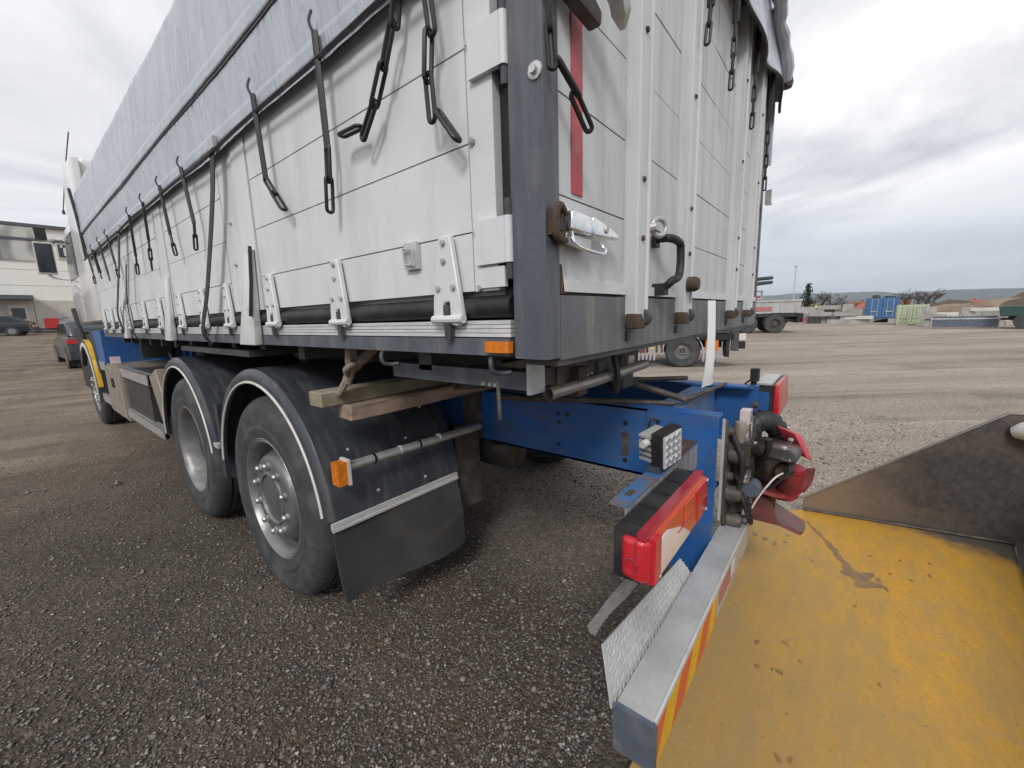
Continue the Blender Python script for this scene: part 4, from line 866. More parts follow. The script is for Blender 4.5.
part('wide_mirror', box(-.215, -.10, 8.70, 8.80, 2.66, 2.82, .03, 2), 'black', mir)
an = part('antenna', tube([(.05, 7.9, 2.95), (.05, 7.0, 3.25), (.05, 6.2, 3.45)], .006, 5), 'dark_steel', T); part('antenna_foot', lathe([(0, .06), (.012, .05), (.018, 0)], (.05, 7.9, 2.9), 'z', 8), 'black', an)

# ================================================================== tarpaulin
TP = thing('tarpaulin', 'silver grey tarpaulin stretched over the truck body and lashed down', 'tarpaulin', (1.25, 3, 2.1))
from mathutils import noise as mnoise
def nz(x, y, z): return mnoise.noise(Vector((x, y, z)))
def hem(y): return 2.085 + .006 * math.sin(y * 2.2 + .6) + .004 * math.sin(y * 6.1)
def roof(t):     # across the body, t 0..1 from left eave to right eave
    return 2.80 + .22 * math.sin(math.pi * t) ** .8
def tarp_pt(u, v):
    y = -.03 + (BL + .10) * u
    if v < .5:        # left flank
        s = v / .5; fade_ = 1 - .8 * max(0, s - .85) / .15; z = hem(y) + (2.80 - hem(y)) * s; x = -.022 - .018 * math.sin(math.pi * s) - .004
        cr_ = .004 * nz(y * 1.5, z * .7, 3) + (.010 * nz(y * 8 + z * 1.2, z * .5, 9) + .006 * nz(y * 19 + z * 2, z * .8, 4)) * max(0, s - .25) * 1.6 + .0022 * nz(y * 14 - z * 9, z * 8, 5) * (1 - s)
        if s > .94: x += .06 * ((s - .94) / .06) ** 2
        return (x + cr_ * fade_, y, z)
    s = (v - .5) / .5
    if s < .8:
        t = s / .8; x = .035 + (2.43) * t; return (x, y, roof(t) + .005 * nz(x * 2, y * 2, 1))
    t = (s - .8) / .2; return (2.515 + .01 * nz(y * 6, t * 3, 2), y, 2.80 - .55 * t)
sheet = part('sheet', grid(tarp_pt, 300, 74), 'tarp', TP, smooth=180)
def flank_x(y, z):
    s = (z - hem(y)) / (2.80 - hem(y)); return tarp_pt((y + .03) / (BL + .1), .5 * min(max(s, 0), .99))[0]
part('edge_rope', tube([(-.050, y, hem(y) - .008) for y in np.linspace(.0, BL + .05, 60)], .007, 6), 'black_rubber', TP)
# welded overlap strips along the flank
def strip_(z0, z1, off, nm, m_):
    part(nm, solid(grid(lambda u, v: (flank_x(.02 + (BL) * u, z0 + (z1 - z0) * v) - off, .02 + BL * u, z0 + (z1 - z0) * v), 200, 5), .004), m_, TP, smooth=180)
strip_(2.330, 2.385, .002, 'seam_strip', 'tarp')
part('seam_cord', tube([(flank_x(y, 2.322) - .001, y, 2.322 + .004 * math.sin(y * 3)) for y in np.linspace(.02, BL, 150)], .004, 5), 'dark_steel', TP)
strip_(2.100, 2.150, .002, 'hem_band', 'tarp')
# flap over the tailgate, scalloped hem, rolled edge at the far corner
def flap_pt(u, v):
    x = .02 + 2.48 * u; top = roof(u) + .01
    hz = 2.545 + .075 * abs(math.sin(x * 3.1 + .9)) - .05 * (u > .93) * (u - .93) / .07
    z = top + (hz - top) * v
    return (x, -.045 - .03 * v * math.sin(v * 2) - .018 * math.sin(x * 11 + v * 2) * v, z)
rfl = part('rear_flap', solid(grid(flap_pt, 70, 12), .004), 'tarp', TP, smooth=180)
part('flap_cord', tube([tuple(Vector(flap_pt(u, 1)) + Vector((0, -.002, -.002))) for u in np.linspace(0, 1, 70)], .008, 6), 'black_rubber', TP)
part('rolled_edge', tube([(.0 + 2.47 * t, -.075 - .012 * math.sin(t * 40), roof(t) + .005 - (.10 * max(0, t - .93) / .07)) for t in np.linspace(0, 1, 60)], [.036 + .006 * math.sin(k * 2.1) for k in range(60)], 10), 'tarp', TP)
part('corner_drape', solid(grid(lambda u, v: (2.49 + .012 * math.sin(v * 7), -.06 + .25 * u, 2.86 - (.26 - .1 * u) * v), 8, 12), .004), 'tarp', TP)
part('corner_knot', lathe([(0, -.04), (.03, -.03), (.036, .0), (.03, .03), (0, .04)], (2.54, -.08, 2.72), 'z', 10), 'grime', TP)

# ================================================================== lashing chains and straps
def stadium(L, w, r_, n=7):
    a = L / 2 - w / 2; pts = []
    for k in range(n + 1): t = -math.pi / 2 + math.pi * k / n; pts.append((w / 2 * math.sin(t), 0, a + w / 2 * math.cos(t)))
    for k in range(n + 1): t = math.pi / 2 + math.pi * k / n; pts.append((w / 2 * math.sin(t), 0, -a + w / 2 * math.cos(t)))
    return tube(pts, r_, 7, closed=True)
link_me = mesh_of('link', stadium(.100, .020, .0054), 'black')
link_small = mesh_of('link', stadium(.075, .014, .0048), 'black')
def resample(P, step):
    P = [Vector(p) for p in P]; out = []; acc = 0; need = 0
    for a, b in zip(P[:-1], P[1:]):
        L = (b - a).length; t = need
        while t <= L: out.append((a + (b - a) * (t / L), (b - a).normalized())); t += step
        need = t - L
    return out
def chain(pts, label, group, me=link_me, step=.084, normal=(1, 0, 0), strap=None):
    if normal == (1, 0, 0): pts = [(pts[0][0] - .008, pts[0][1], pts[0][2] + .045)] + list(pts[1:])
    c = thing('chain', label, 'chain', pts[0], group)
    if strap: part('rubber_strap', tube(pts[:strap], .011, 6, flat=(.013, .008)), 'black', c)
    q = pts if not strap else pts[strap - 1:]
    q = smooth_path(q, 6)
    nrm = Vector(normal)
    for i, (p, d) in enumerate(resample(q, step)):
        c_ = p + d * (step * .45)
        z = d; y = nrm if i % 2 == 0 else nrm.cross(d).normalized(); y = (y - z * y.dot(z)).normalized(); x = y.cross(z)
        rot = Matrix((x, y, z)).transposed().to_euler()
        inst('link', me, c, tuple(c_), rot)
    part('chain_hook', tube(smooth_path([Vector(pts[0]) + Vector((-.004, 0, .05)), Vector(pts[0]) + Vector((-.012, .004, .02)), Vector(pts[0]) + Vector((0, 0, -.01))], 4), .004, 6), 'dark_steel', c)
    return c
GR = 'chains hanging from the hem of the tarpaulin'; X0 = -.042
def P2(*yz): return [(X0, y, z) for y, z in yz]
chain(P2((.30, 2.16), (.268, 2.025), (.278, 1.854), (.224, 1.762)), 'long black link chain nearest the grey corner post, ending in one slanted link', GR)
chain(P2((.345, 2.14), (.375, 2.073), (.443, 1.953), (.512, 1.868), (.58, 1.858)), 'black chain swung sideways with its last link kicked up', GR)
chain(P2((.727, 2.10), (.732, 1.847), (.742, 1.76)), 'straight black chain hanging between the kicked-up chain and the bent one', GR, strap=2)
chain(P2((1.178, 2.09), (1.173, 1.861), (1.105, 1.79)), 'black chain with bent lower end just behind the first broad stake', GR, strap=2)
farl = ['black chain next ahead of the long strap with the straight tail', 'second chain ahead of the broad stake hanging straight', 'chain beside the second stake hanging on its rear side', 'chain just ahead of the second stake', 'short chain behind the third stake', 'chain hanging ahead of the third stake', 'second chain from the front end of the body', 'chain at the front end of the body']
for pts, lb in zip((P2((2.1, 2.07), (2.054, 1.85), (2.076, 1.76)), P2((2.533, 2.077), (2.501, 1.86), (2.464, 1.77)), P2((2.964, 2.073), (3.014, 1.90), (3.041, 1.775)), P2((3.401, 2.072), (3.455, 1.85), (3.473, 1.775)), P2((4.358, 2.07), (4.27, 1.88), (4.24, 1.81)), P2((4.79, 2.07), (4.68, 1.83), (4.658, 1.79)), P2((5.235, 2.06), (5.1, 1.88), (5.071, 1.83)), P2((5.594, 2.06), (5.545, 1.93), (5.533, 1.87))), farl):
    chain(pts, lb, GR, link_small, .061, strap=2 if len(pts) > 2 else None)
GG = 'chains hanging from the tarpaulin over the tailgate'
def P3(*xz): return [(x, -.055, z) for x, z in xz]
chain([(-.014, -.016, 2.05), (-.006, -.018, 1.85), (.012, -.03, 1.81), (.052, -.042, 1.755)], 'black chain draped round the corner post onto the red tape', GG, link_small, .061, normal=(.7, -.7, 0))
chain(P3((.90, 2.70), (.893, 2.33), (.871, 2.23)), 'black chain beside the second tailgate bar from the post', GG, link_small, .061, normal=(0, 1, 0), strap=2)
chain(P3((1.262, 2.70), (1.249, 2.45), (1.226, 2.25)), 'black chain hanging alone in the middle of the tailgate', GG, link_small, .061, normal=(0, 1, 0), strap=2)
chain(P3((1.715, 2.70), (1.702, 2.45), (1.682, 2.25)), 'black chain on the third tailgate bar from the post', GG, link_small, .061, normal=(0, 1, 0), strap=2)
chain([(2.20, -.055, 2.68), (2.19, -.05, 2.4), (2.185, -.05, 2.05)], 'long black chain along the farthest tailgate bar', GG, link_small, .061, normal=(0, 1, 0), strap=2)
def strap(pts, w, label):
    s = thing('strap', label, 'strap', pts[0], 'long black lashing straps on the side wall')
    P = smooth_path(pts, 8); V = []; F = []
    for i, p in enumerate(P):
        for dx, dy in ((-.004, -w), (-.004, w), (.0, w), (.0, -w)): V.append((p[0] + dx, p[1] + dy, p[2]))
    for i in range(len(P) - 1):
        for j in range(4): F.append((i * 4 + j, i * 4 + (j + 1) % 4, (i + 1) * 4 + (j + 1) % 4, (i + 1) * 4 + j))
    F += [(3, 2, 1, 0), tuple((len(P) - 1) * 4 + j for j in range(4))]
    part('webbing', MB().add(V, F), 'black_rubber', s)
    part('strap_buckle', box(pts[0][0] - .008, pts[0][0] + .006, pts[0][1] - w - .008, pts[0][1] + w + .008, pts[0][2] - .015, pts[0][2] + .03, .003), 'galv', s)
strap([(-.042, 1.656, 2.10), (-.050, 1.715, 1.895), (-.058, 1.93, 1.53), (-.062, 2.08, 1.329), (-.03, 2.088, 1.255)], .026, 'broad black strap running down beside the first broad stake')
strap([(-.042, 3.863, 2.09), (-.05, 4.022, 1.869), (-.06, 4.26, 1.62), (-.062, 4.40, 1.46), (-.03, 4.433, 1.27)], .034, 'black strap beside the third stake reaching the sill')
strap([(-.044, 3.80, 1.84), (-.05, 3.975, 1.571), (-.064, 3.873, 1.345), (-.04, 3.865, 1.25)], .016, 'short black strap with a loose top end by the third stake')
fs = thing('rope', 'black rope holding the front edge of the tarpaulin behind the cab', 'rope', (-.04, 5.9, 2.6))
part('cord', tube(smooth_path([(-.05, 6.02, 2.82), (-.05, 5.86, 2.55), (-.05, 5.78, 2.36), (-.05, 5.72, 2.08)], 6), .014, 6), 'black_rubber', fs)

# ================================================================== timbers, rope, film strip
def timber(x0, x1, y0, y1, z0, z1, m_, label):
    n = 14; V = []; F = []
    for i in range(n):
        x = x0 + (x1 - x0) * i / (n - 1)
        for a, b in ((y0, z0), (y1, z0), (y1, z1), (y0, z1)): V.append((x, a + .003 * nz(x * 3, a * 40, b * 40), b + .004 * nz(x * 2.5, b * 30, a * 30)))
    for i in range(n - 1):
        for j in range(4): F.append((i * 4 + j, i * 4 + (j + 1) % 4, (i + 1) * 4 + (j + 1) % 4, (i + 1) * 4 + j))
    F += [(3, 2, 1, 0), tuple((n - 1) * 4 + j for j in range(4))]
    bm = bmesh.new(); vs = [bm.verts.new(p) for p in V]; [bm.faces.new([vs[i] for i in q]) for q in F]; bmesh.ops.recalc_face_normals(bm, faces=bm.faces[:]); bevel_bm(bm, .004, 1, 50)
    return solo('wooden_beam', from_bm(bm), m_, label, 'beam', 'timbers tied under the truck body')
timber(-.035, 2.3, .955, 1.045, 1.048, 1.100, 'wood_old', 'upper mossy grey squared timber tied under the truck body')
timber(.045, 2.2, .905, .995, .988, 1.045, 'wood', 'lower brown squared timber with nail holes under the mossy one')
rp_ = thing('rope', 'brown knotted rope tying the timbers up under the truck body', 'rope', (.08, .92, 1.2))
part('strand', tube(smooth_path([(.04, .86, 1.27), (.05, .89, 1.21), (.06, .90, 1.18), (.035, .93, 1.11), (.03, .95, 1.09)], 6), .014, 8), 'rope', rp_)
part('strand', tube(smooth_path([(.14, .84, 1.27), (.10, .87, 1.22), (.065, .90, 1.185), (.05, .92, 1.13)], 6), .018, 8), 'rope', rp_)
part('knot', tube(smooth_path([(.03, .885, 1.185), (.05, .87, 1.20), (.085, .885, 1.19), (.075, .91, 1.175), (.045, .90, 1.165), (.03, .885, 1.185)], 5), .010, 8), 'rope', rp_)
st = solo('plastic_strip', solid(grid(lambda u, v: (1.135 - .075 * v * (1 - .6 * v) - .0 + (.036 + .085 * v ** 4) * (u - .35) + .004 * math.sin(v * 5), -.045 - .012 * math.sin(v * 2.4) + .012 * math.cos(u * 5), 1.392 - .352 * v + .012 * u * v ** 6), 6, 26), .002), 'plastic_sheet', 'long white plastic strip hanging out from under the tailgate', 'strip')

# ================================================================== loader bucket
BK = thing('loader_bucket', 'worn yellow floored steel loader bucket resting on the gravel behind the truck', 'bucket', (1.6, -.8, 0))
U = Vector((-.9916, .129, 0)); Vv = Vector((.165, -.986, 0)); O = Vector((2.40, -.37, .06))
def bk(a, b, z): p = O + U * a + Vv * b; return (p.x, p.y, z)
part('floor_plate', prism([(-.55, -.13), (-.4, -.09), (2.2, -.10), (2.40, -.37), (2.553, -1.285), (-.5, -.90), (-.55, -.90)], 'z', .015, .055, .004), 'bucket_floor', BK)
sw = [bk(0, -.01, .04), bk(0, .93, .04), bk(0, 1.35, .35), bk(0, 1.35, .76), bk(0, .83, .765), bk(0, -.01, .125)]
sv_ = [(p[0], p[1], p[2]) for p in sw] + [(p[0] + .03, p[1] + .004, p[2]) for p in sw]
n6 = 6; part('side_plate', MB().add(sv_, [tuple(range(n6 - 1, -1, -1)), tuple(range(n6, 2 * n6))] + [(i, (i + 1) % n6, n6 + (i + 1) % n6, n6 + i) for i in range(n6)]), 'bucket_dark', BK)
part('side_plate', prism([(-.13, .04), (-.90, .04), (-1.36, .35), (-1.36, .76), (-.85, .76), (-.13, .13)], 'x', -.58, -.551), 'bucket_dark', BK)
e0, e1, e2 = Vector(bk(0, -.01, .13)), Vector(bk(0, .83, .77)), Vector(bk(0, 1.3, .765))
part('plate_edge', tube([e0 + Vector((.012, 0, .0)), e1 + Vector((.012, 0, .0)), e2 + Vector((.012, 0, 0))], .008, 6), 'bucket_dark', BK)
back = grid(lambda u, v: bk(3.08 * (1 - u), .93 + .42 * math.sin(v * 1.75) , .058 + .70 * v ** 1.5), 8, 12)
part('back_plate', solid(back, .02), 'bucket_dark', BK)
part('weld_seam', tube([bk(-.0, .935, .066), bk(1.2, .935, .066), bk(2.15, .935, .066)], .008, 6), 'grime', BK)
part('weld_seam', tube([bk(.012, 0, .062), bk(.012, .93, .066)], .008, 6), 'grime', BK)
bag = solo('cloth_roll', lathe([(0, -.14), (.035, -.13), (.052, -.08), (.056, 0), (.05, .09), (.03, .13), (0, .14)], (0, 0, 0), 'x', 14).xf(Matrix.Translation(bk(.09, .97, .72)) @ Matrix.Rotation(R(60), 4, 'Z') @ Matrix.Rotation(R(20), 4, 'Y')), 'plastic_sheet', 'pale rolled cloth lying over the corner of the bucket', 'cloth')
def blob(cx, cy, r_, seed, el=1.0, rot=0.):
    n = 18; rr = random.Random(seed); V = []; ph = [rr.uniform(0, 6.28) for _ in range(4)]
    for k in range(n):
        a = 2 * math.pi * k / n; q = r_ * (1 + .28 * math.sin(2 * a + ph[0]) + .2 * math.sin(3 * a + ph[1]) + .12 * math.sin(5 * a + ph[2]))
        x, y = q * math.cos(a) * el, q * math.sin(a); V.append((cx + x * math.cos(rot) - y * math.sin(rot), cy + x * math.sin(rot) + y * math.cos(rot)))
    z_ = .0556 + seed * .00006; return prism(V, 'z', .0552, z_)
STAINS = []

# ================================================================== left background
def gz(x, y): return float(hgt(x, y))
BD = thing('warehouse', 'cream sheet-clad warehouse with grey base and dark flat canopy over its door', 'building', (2, 51, gz(2, 51)))
bz = gz(2, 51) - .02
part('wall', box(-26, 16, 51, 66, bz + 2.6, bz + 7.4), 'facade', BD)
part('upper_wall', box(-26, 15.9, 51.4, 66, bz + 7.4, 9.75), 'facade', BD)
part('roof_edge', box(-26.2, 16.2, 51.2, 66.2, 9.6, 9.85), 'roof_dark', BD)
part('ledge', box(-26.1, 16.1, 50.85, 51.4, bz + 7.3, bz + 7.5), 'roof_dark', BD)
for z in (4.95, 6.2): part('cladding_joint', box(-26, 16, 50.985, 51, z, z + .03), 'facade_low', BD)
base = part('base_wall', box(-26, 16, 50.95, 65, bz - .3, bz + 2.62), 'facade_low', BD)
for x in np.arange(-6, 9, 2.4): part('panel_joint', box(x, x + .04, 50.94, 50.95, bz - .2, bz + 2.6), 'roof_dark', base)
part('kerb', box(-26, 16, 50.6, 50.95, bz - .3, bz + .14), 'roof_dark', BD)
cn = part('canopy', box(-8, 1.25, 49.6, 50.95, 3.80, 4.12, .03), 'roof_dark', BD)
dr = part('door', box(-.15, .85, 50.88, 50.95, bz, 3.42), 'wall_white', BD)
part('door_pane', box(0, .7, 50.86, 50.885, 2.3, 3.15), 'glass', dr)
part('sign', box(-9, 2.0, 50.9, 50.98, 6.9, 9.5), 'sign', BD, 'pale sign with smeared dark lettering')
wd = part('window', box(3.1, 4.6, 50.88, 50.98, 7.2, 8.45, .01), 'wall_white', BD); part('pane', box(3.2, 4.5, 50.86, 50.885, 7.3, 8.35), 'glass', wd)  # window and notices made up where the cab's mirror cluster shows
part('notice', box(3.5, 3.65, 50.84, 50.858, 7.45, 8.3), 'wall_white', wd); part('notice', box(3.35, 3.85, 50.84, 50.858, 8.1, 8.28), 'wall_white', wd)

def car(name, label, loc, rz, paint, prof, L, Wd, lamp='lens_red'):
    c = thing(name, label, 'car', (0, 0, 0)); h = Wd / 2
    body, glassp = prof
    bm = prism(body, 'y', -h, h, .14, 4)
    b = part('body', bm, paint, c)
    part('greenhouse', prism(glassp, 'y', -h + .06, h - .06, .10, 4), paint, c)
    ins = [(glassp[0][0] + .10, glassp[0][1]), (glassp[1][0] - .12, glassp[1][1]), (glassp[2][0] - .10, glassp[2][1] - .07), (glassp[3][0] + .12, glassp[3][1] - .07)]
    for s in (-1, 1): part('side_window', prism(ins, 'y', s * (h - .058) - .004, s * (h - .058) + .004), 'glass', c)
    # rear and front screens
    for a, b_, nm in ((0, 3, 'rear_window'), (1, 2, 'windscreen')):
        p, q = glassp[a], glassp[b_]; dx = -.012 if a == 0 else .012
        part(nm, hull8([(p[0] + dx, -h + .18, p[1] + .04), (p[0] + dx, h - .18, p[1] + .04), (p[0] + dx + .02, h - .18, p[1] + .04), (p[0] + dx + .02, -h + .18, p[1] + .04), (q[0] + dx, -h + .22, q[1] - .06), (q[0] + dx, h - .22, q[1] - .06), (q[0] + dx + .02, h - .22, q[1] - .06), (q[0] + dx + .02, -h + .22, q[1] - .06)]), 'glass', c)
    for s in (-1, 1):
        part('tail_light', box(body[0][0] - .02, body[0][0] + .16, s * (h - .28) if s > 0 else -h - .012, h + .012 if s > 0 else s * (h - .30), .82, .95, .03, 2), lamp, c)
        for x in (.82, L - .86):
            w = part('wheel', lathe([(.2, -.1), (.30, -.1), (.325, -.07), (.325, .07), (.30, .1), (.2, .1)], (x, s * (h - .08), .325), 'y', 24), 'tyre', c)
            part('rim', lathe([(0, -.105), (.19, -.10), (.205, -.085), (.205, .085), (.19, .1), (0, .105)], (x, s * (h - .08), .325), 'y', 20), 'rim', w)
            part('wheel_well', lathe([(0, -.02), (.37, -.02), (.37, .02), (0, .02)], (x, s * (h - .012), .335), 'y', 20), 'black', c)
    part('bumper', box(-.06, .15, -h + .05, h - .05, .34, .58, .05, 2), paint, c)
    part('number_plate', box(-.075, -.06, -.26, .26, .62, .73), 'wall_white', c)
    part('tow_bar', rod((-.15, 0, .36), (.1, 0, .36), .025, 8), 'chrome', c)
    c.location = loc; c.rotation_euler = (0, 0, rz); return c
estate = ([(0, .36), (0, .98), (.06, 1.02), (2.9, 1.0), (4.2, .86), (4.55, .66), (4.55, .30), (.2, .28)], [(.06, 1.0), (3.35, 1.0), (2.55, 1.50), (.42, 1.52)])
hatch = ([(0, .40), (-.02, .85), (.1, .98), (2.9, .98), (4.1, .86), (4.35, .62), (4.3, .28), (.15, .26)], [(.10, .96), (3.2, .96), (2.4, 1.42), (.85, 1.43)])
car('parked_car', 'grey estate car with red tail light parked half hidden ahead of the truck', (1.40, 18.0, gz(1.2, 18.0)), R(91), 'grey_car', estate, 4.55, 1.82)
car('parked_car', 'black hatchback parked in front of the warehouse door', (.75, 46.2, gz(0, 46)), R(166), 'dark_car', hatch, 4.35, 1.78, 'red_brown')
RM = thing('sweeper', 'small red machine standing against the grey warehouse base', 'machine', (2.4, 50, gz(2.4, 50)))
z0 = gz(2.4, 50)
part('body', box(1.55, 2.35, 49.5, 50.2, z0 + .35, z0 + 1.15, .3, 4), 'red_machine', RM); part('frame', box(1.0, 2.6, 49.6, 50.1, z0 + .2, z0 + .36, .03), 'dark_steel', RM)
for x in (1.1, 2.4): part('wheel', lathe([(0, -.1), (.22, -.1), (.25, -.06), (.25, .06), (.22, .1), (0, .1)], (x, 49.6, z0 + .24), 'y', 16), 'tyre', RM)
part('handle', tube([(2.2, 49.8, z0 + .9), (2.7, 49.8, z0 + 1.2), (2.9, 49.8, z0 + 1.2)], .03, 6), 'dark_steel', RM)

# ================================================================== right background
RT = Vector((.628, -.778, 0)).normalized(); FW = Vector((.778, .628, 0)).normalized()
def frame_at(loc, yaw=0):
    a = math.atan2(RT.y, RT.x) + yaw; return Matrix.Translation(loc) @ Matrix.Rotation(a, 4, 'Z')
# -- low-loader trailer close behind the truck
TR = thing('trailer', 'dark low trailer with orange reflector boards parked behind the truck tail', 'trailer', (10, 2.4, 0))
mt = frame_at((9.6, 2.55, 0), R(-18))
def tw(x, y, r_=.40, w=.26):
    q = part('wheel', lathe([(.2, -w / 2), (r_ - .03, -w / 2), (r_, -w / 2 + .03), (r_, w / 2 - .03), (r_ - .03, w / 2), (.2, w / 2)], (x, y, r_), 'y', 30, caps=False).xf(mt), 'tyre', TR)
    part('rim', lathe([(0, -.04), (.08, -.06), (.09, -.02), (.14, -.01), (.20, -.06), (.225, -.125), (.235, -.13), (.24, .1)], (x, y, r_), 'y', 26, caps=False).xf(mt), 'rim', q)
    part('hub_cap', lathe([(0, -.085), (.05, -.08), (.07, -.05), (.075, -.01)], (x, y, r_), 'y', 18).xf(mt), 'grime', q)
tw(0.0, .1); tw(-2.6, .15); tw(0.0, 2.1)
part('deck', box(-4.2, 1.2, 0, 2.2, .82, .98, .02).xf(mt), 'dark_steel', TR)
part('wheel_cover', prism([(.46 * math.cos(R(a)), .40 + .46 * math.sin(R(a))) for a in range(0, 181, 15)] + [(.44 * math.cos(R(a)), .40 + .44 * math.sin(R(a))) for a in range(180, -1, -15)], 'y', .0, .35).xf(mt), 'trim', TR)
part('underframe', box(-4, 1.1, .4, 1.8, .60, .83, .02).xf(mt), 'grime', TR)
part('reflector_board', box(.50, .78, -.03, .0, .40, .68, .008).xf(mt), 'amber', TR)
for k in range(6): part('hanging_chain', tube([(.46 + k * .08, -.02, .42), (.47 + k * .08, -.02, .26), (.46 + k * .08, -.02, .14)], .016, 6).xf(mt), 'galv', TR)
part('mud_flap', box(.95, 1.02, -.02, .5, .25, .82, .01).xf(mt), 'black_rubber', TR)
part('tail_post', box(1.05, 1.2, -.05, .05, .4, 1.05, .01).xf(mt), 'dark_steel', TR)
part('stop_lamp', box(1.2, 1.34, -.04, .1, .45, .62, .01).xf(mt), 'black', TR); part('stop_lamp', box(1.2, 1.34, -.04, .1, .66, .80, .01).xf(mt), 'trim', TR)
part('reflector_board', box(-1.12, -.86, -.04, .0, .34, .80, .01).xf(mt), 'red_brown', TR); part('reflector_board', box(-.86, -.66, -.045, -.005, .46, .74, .01).xf(mt), 'wall_yellow', TR)
part('tail_frame', box(-1.2, -.5, -.02, .12, .74, .86, .01).xf(mt), 'red_brown', TR)
for x in (-1.14, -.84, -.62, -.5): part('frame_upright', box(x, x + .05, -.06, .0, .36, .84, .006).xf(mt), ['black', 'red_brown', 'dark_steel', 'black'][int(-x * 10) % 4], TR)
part('stub_axle', box(-.5, .9, .3, .5, .46, .62, .01).xf(mt), 'dark_axle', TR)
part('side_beam', box(.35, 1.1, -.05, .1, .66, .80, .01).xf(mt), 'black', TR)
for k in range(6): part('hanging_chain', tube([(-1.1 + k * .09, -.03, .36), (-1.09 + k * .09, -.03, .26), (-1.1 + k * .09, -.03, .17)], .022, 6).xf(mt), 'galv', TR)
# -- tipper truck further off
TK = thing('tipper_truck', 'grey tipper truck with low pale bed standing across the yard', 'truck', (26.4, 2.9, 0))
mk_ = frame_at((26.3, 2.6, 0), R(-20))
def tkw(x, y):
    q = part('wheel', lathe([(.25, -.15), (.48, -.15), (.52, -.1), (.52, .1), (.48, .15), (.25, .15)], (x, y, .52), 'y', 26, caps=False).xf(mk_), 'tyre', TK)
    part('rim', lathe([(0, -.1), (.1, -.12), (.12, -.06), (.24, -.03), (.27, -.13), (.285, -.14), (.29, .1)], (x, y, .52), 'y', 22, caps=False).xf(mk_), 'grime', q)
for x in (0, -1.35, -4.6):
    for y in (0, 2.1): tkw(x, y)
part('chassis', box(-6.2, 1.1, .5, 1.6, .72, 1.02, .03).xf(mk_), 'black', TK); part('side_frame', box(-3.5, 1.0, -.12, .1, .88, 1.08, .02).xf(mk_), 'black_rubber', TK)
bd = part('tipper_bed', box(-4.3, 1.15, -.15, 2.3, 1.10, 1.72, .03).xf(mk_), 'bed_grey', TK)
for x in np.arange(-4.0, 1.1, .7): part('bed_rib', box(x, x + .06, -.18, -.15, 1.12, 1.70).xf(mk_), 'bed_grey', bd)
part('bed_rim', box(-4.35, 1.2, -.2, -.12, 1.70, 1.80, .01).xf(mk_), 'bed_grey', bd)
part('mudguard', prism([(.60 * math.cos(R(a)), .52 + .60 * math.sin(R(a))) for a in range(0, 181, 12)] + [(.56 * math.cos(R(a)), .52 + .56 * math.sin(R(a))) for a in range(180, -1, -12)], 'y', -.1, .3).xf(mk_), 'black', TK)
part('tail_board', box(1.05, 1.35, .0, 2.1, .55, 1.05, .03).xf(mk_), 'black', TK); part('tail_light', box(1.3, 1.38, -.1, .3, .62, .8, .01).xf(mk_), 'lens_red', TK)
part('cab', prism([(-6.3, .8), (-4.5, .8), (-4.5, 2.6), (-5.9, 2.6), (-6.3, 1.8)], 'y', -.15, 2.3, .08, 3).xf(mk_), 'wall_white', TK)
part('red_jack', box(-1.25, -.7, .4, .9, 1.72, 2.05, .05, 2).xf(mk_), 'red_machine', TK); part('red_letters', box(-1.0, -.2, -.186, -.181, 1.22, 1.45).xf(mk_), 'sticker', bd)

def at_px(px, py, D):
    d = CM @ np.array([px - 512, py - 384, 408.585]) / 408.585 * D; return Vector((-.713 + d[0], -.479 + d[1], 1.353 + d[2]))
def ray_yaw(p): return math.atan2(p.y + .479, p.x + .713) - math.atan2(FW.y, FW.x)
def ground_px(px, py, z=0.):      # place of a ground point seen at (px,py); only used to set the yard's far objects out
    d = CM @ np.array([px - 512, py - 384, 408.585]); t = (z - 1.353) / d[2]; return Vector((-.713 + d[0] * t, -.479 + d[1] * t, z))
# -- containers
def container(name, label, loc, w, h, d, m_, lift, yaw=0):
    c = thing(name, label, 'container', (loc[0], loc[1], 0)); mt_ = frame_at((loc[0], loc[1], 0), yaw)
    b = part('body', box(-w / 2, w / 2, .06, d, lift, lift + h, .03).xf(mt_), m_, c)
    for s in (0, 1):
        x0, x1 = (-w / 2 + .08, -.015) if s == 0 else (.015, w / 2 - .08)
        dd = part('door', box(x0, x1, .02, .06, lift + .1, lift + h - .08, .01).xf(mt_), m_, c)
        for k in range(5): xx = x0 + (x1 - x0) * (k + .5) / 5; part('door_rib', box(xx - .035, xx + .035, .0, .02, lift + .15, lift + h - .14, .006).xf(mt_), m_, dd)
        for xx in (x0 + (x1 - x0) * .3, x0 + (x1 - x0) * .7): part('lock_rod', rod((xx, -.02, lift + .1), (xx, -.02, lift + h - .08), .018, 6).xf(mt_), 'galv', dd)
        part('door_handle', box((x0 + x1) / 2 - .25, (x0 + x1) / 2 + .2, -.05, -.025, lift + h * .32, lift + h * .36).xf(mt_), 'galv', dd)
    for x in (-w / 2 + .06, w / 2 - .06): part('corner_post', box(x - .06, x + .06, -.005, .1, lift, lift + h + .02, .01).xf(mt_), m_, c)
    for x in (-w / 2 + .3, w / 2 - .3): part('foot_block', box(x - .25, x + .25, .0, .5, 0, lift).xf(mt_), 'concrete', c)
    return c, mt_
pB = ground_px(880.5, 322.5); pG = ground_px(911, 325)
cb, mB = container('container', 'bright blue steel container raised on white blocks', pB, 1.95, 1.62, 2.6, 'container_blue', .30, ray_yaw(pB) + R(3))
cg, mG = container('container', 'pale green weathered container beside the blue one', pG, 1.50, 1.28, 2.2, 'container_green', .04, ray_yaw(pG) + R(3))
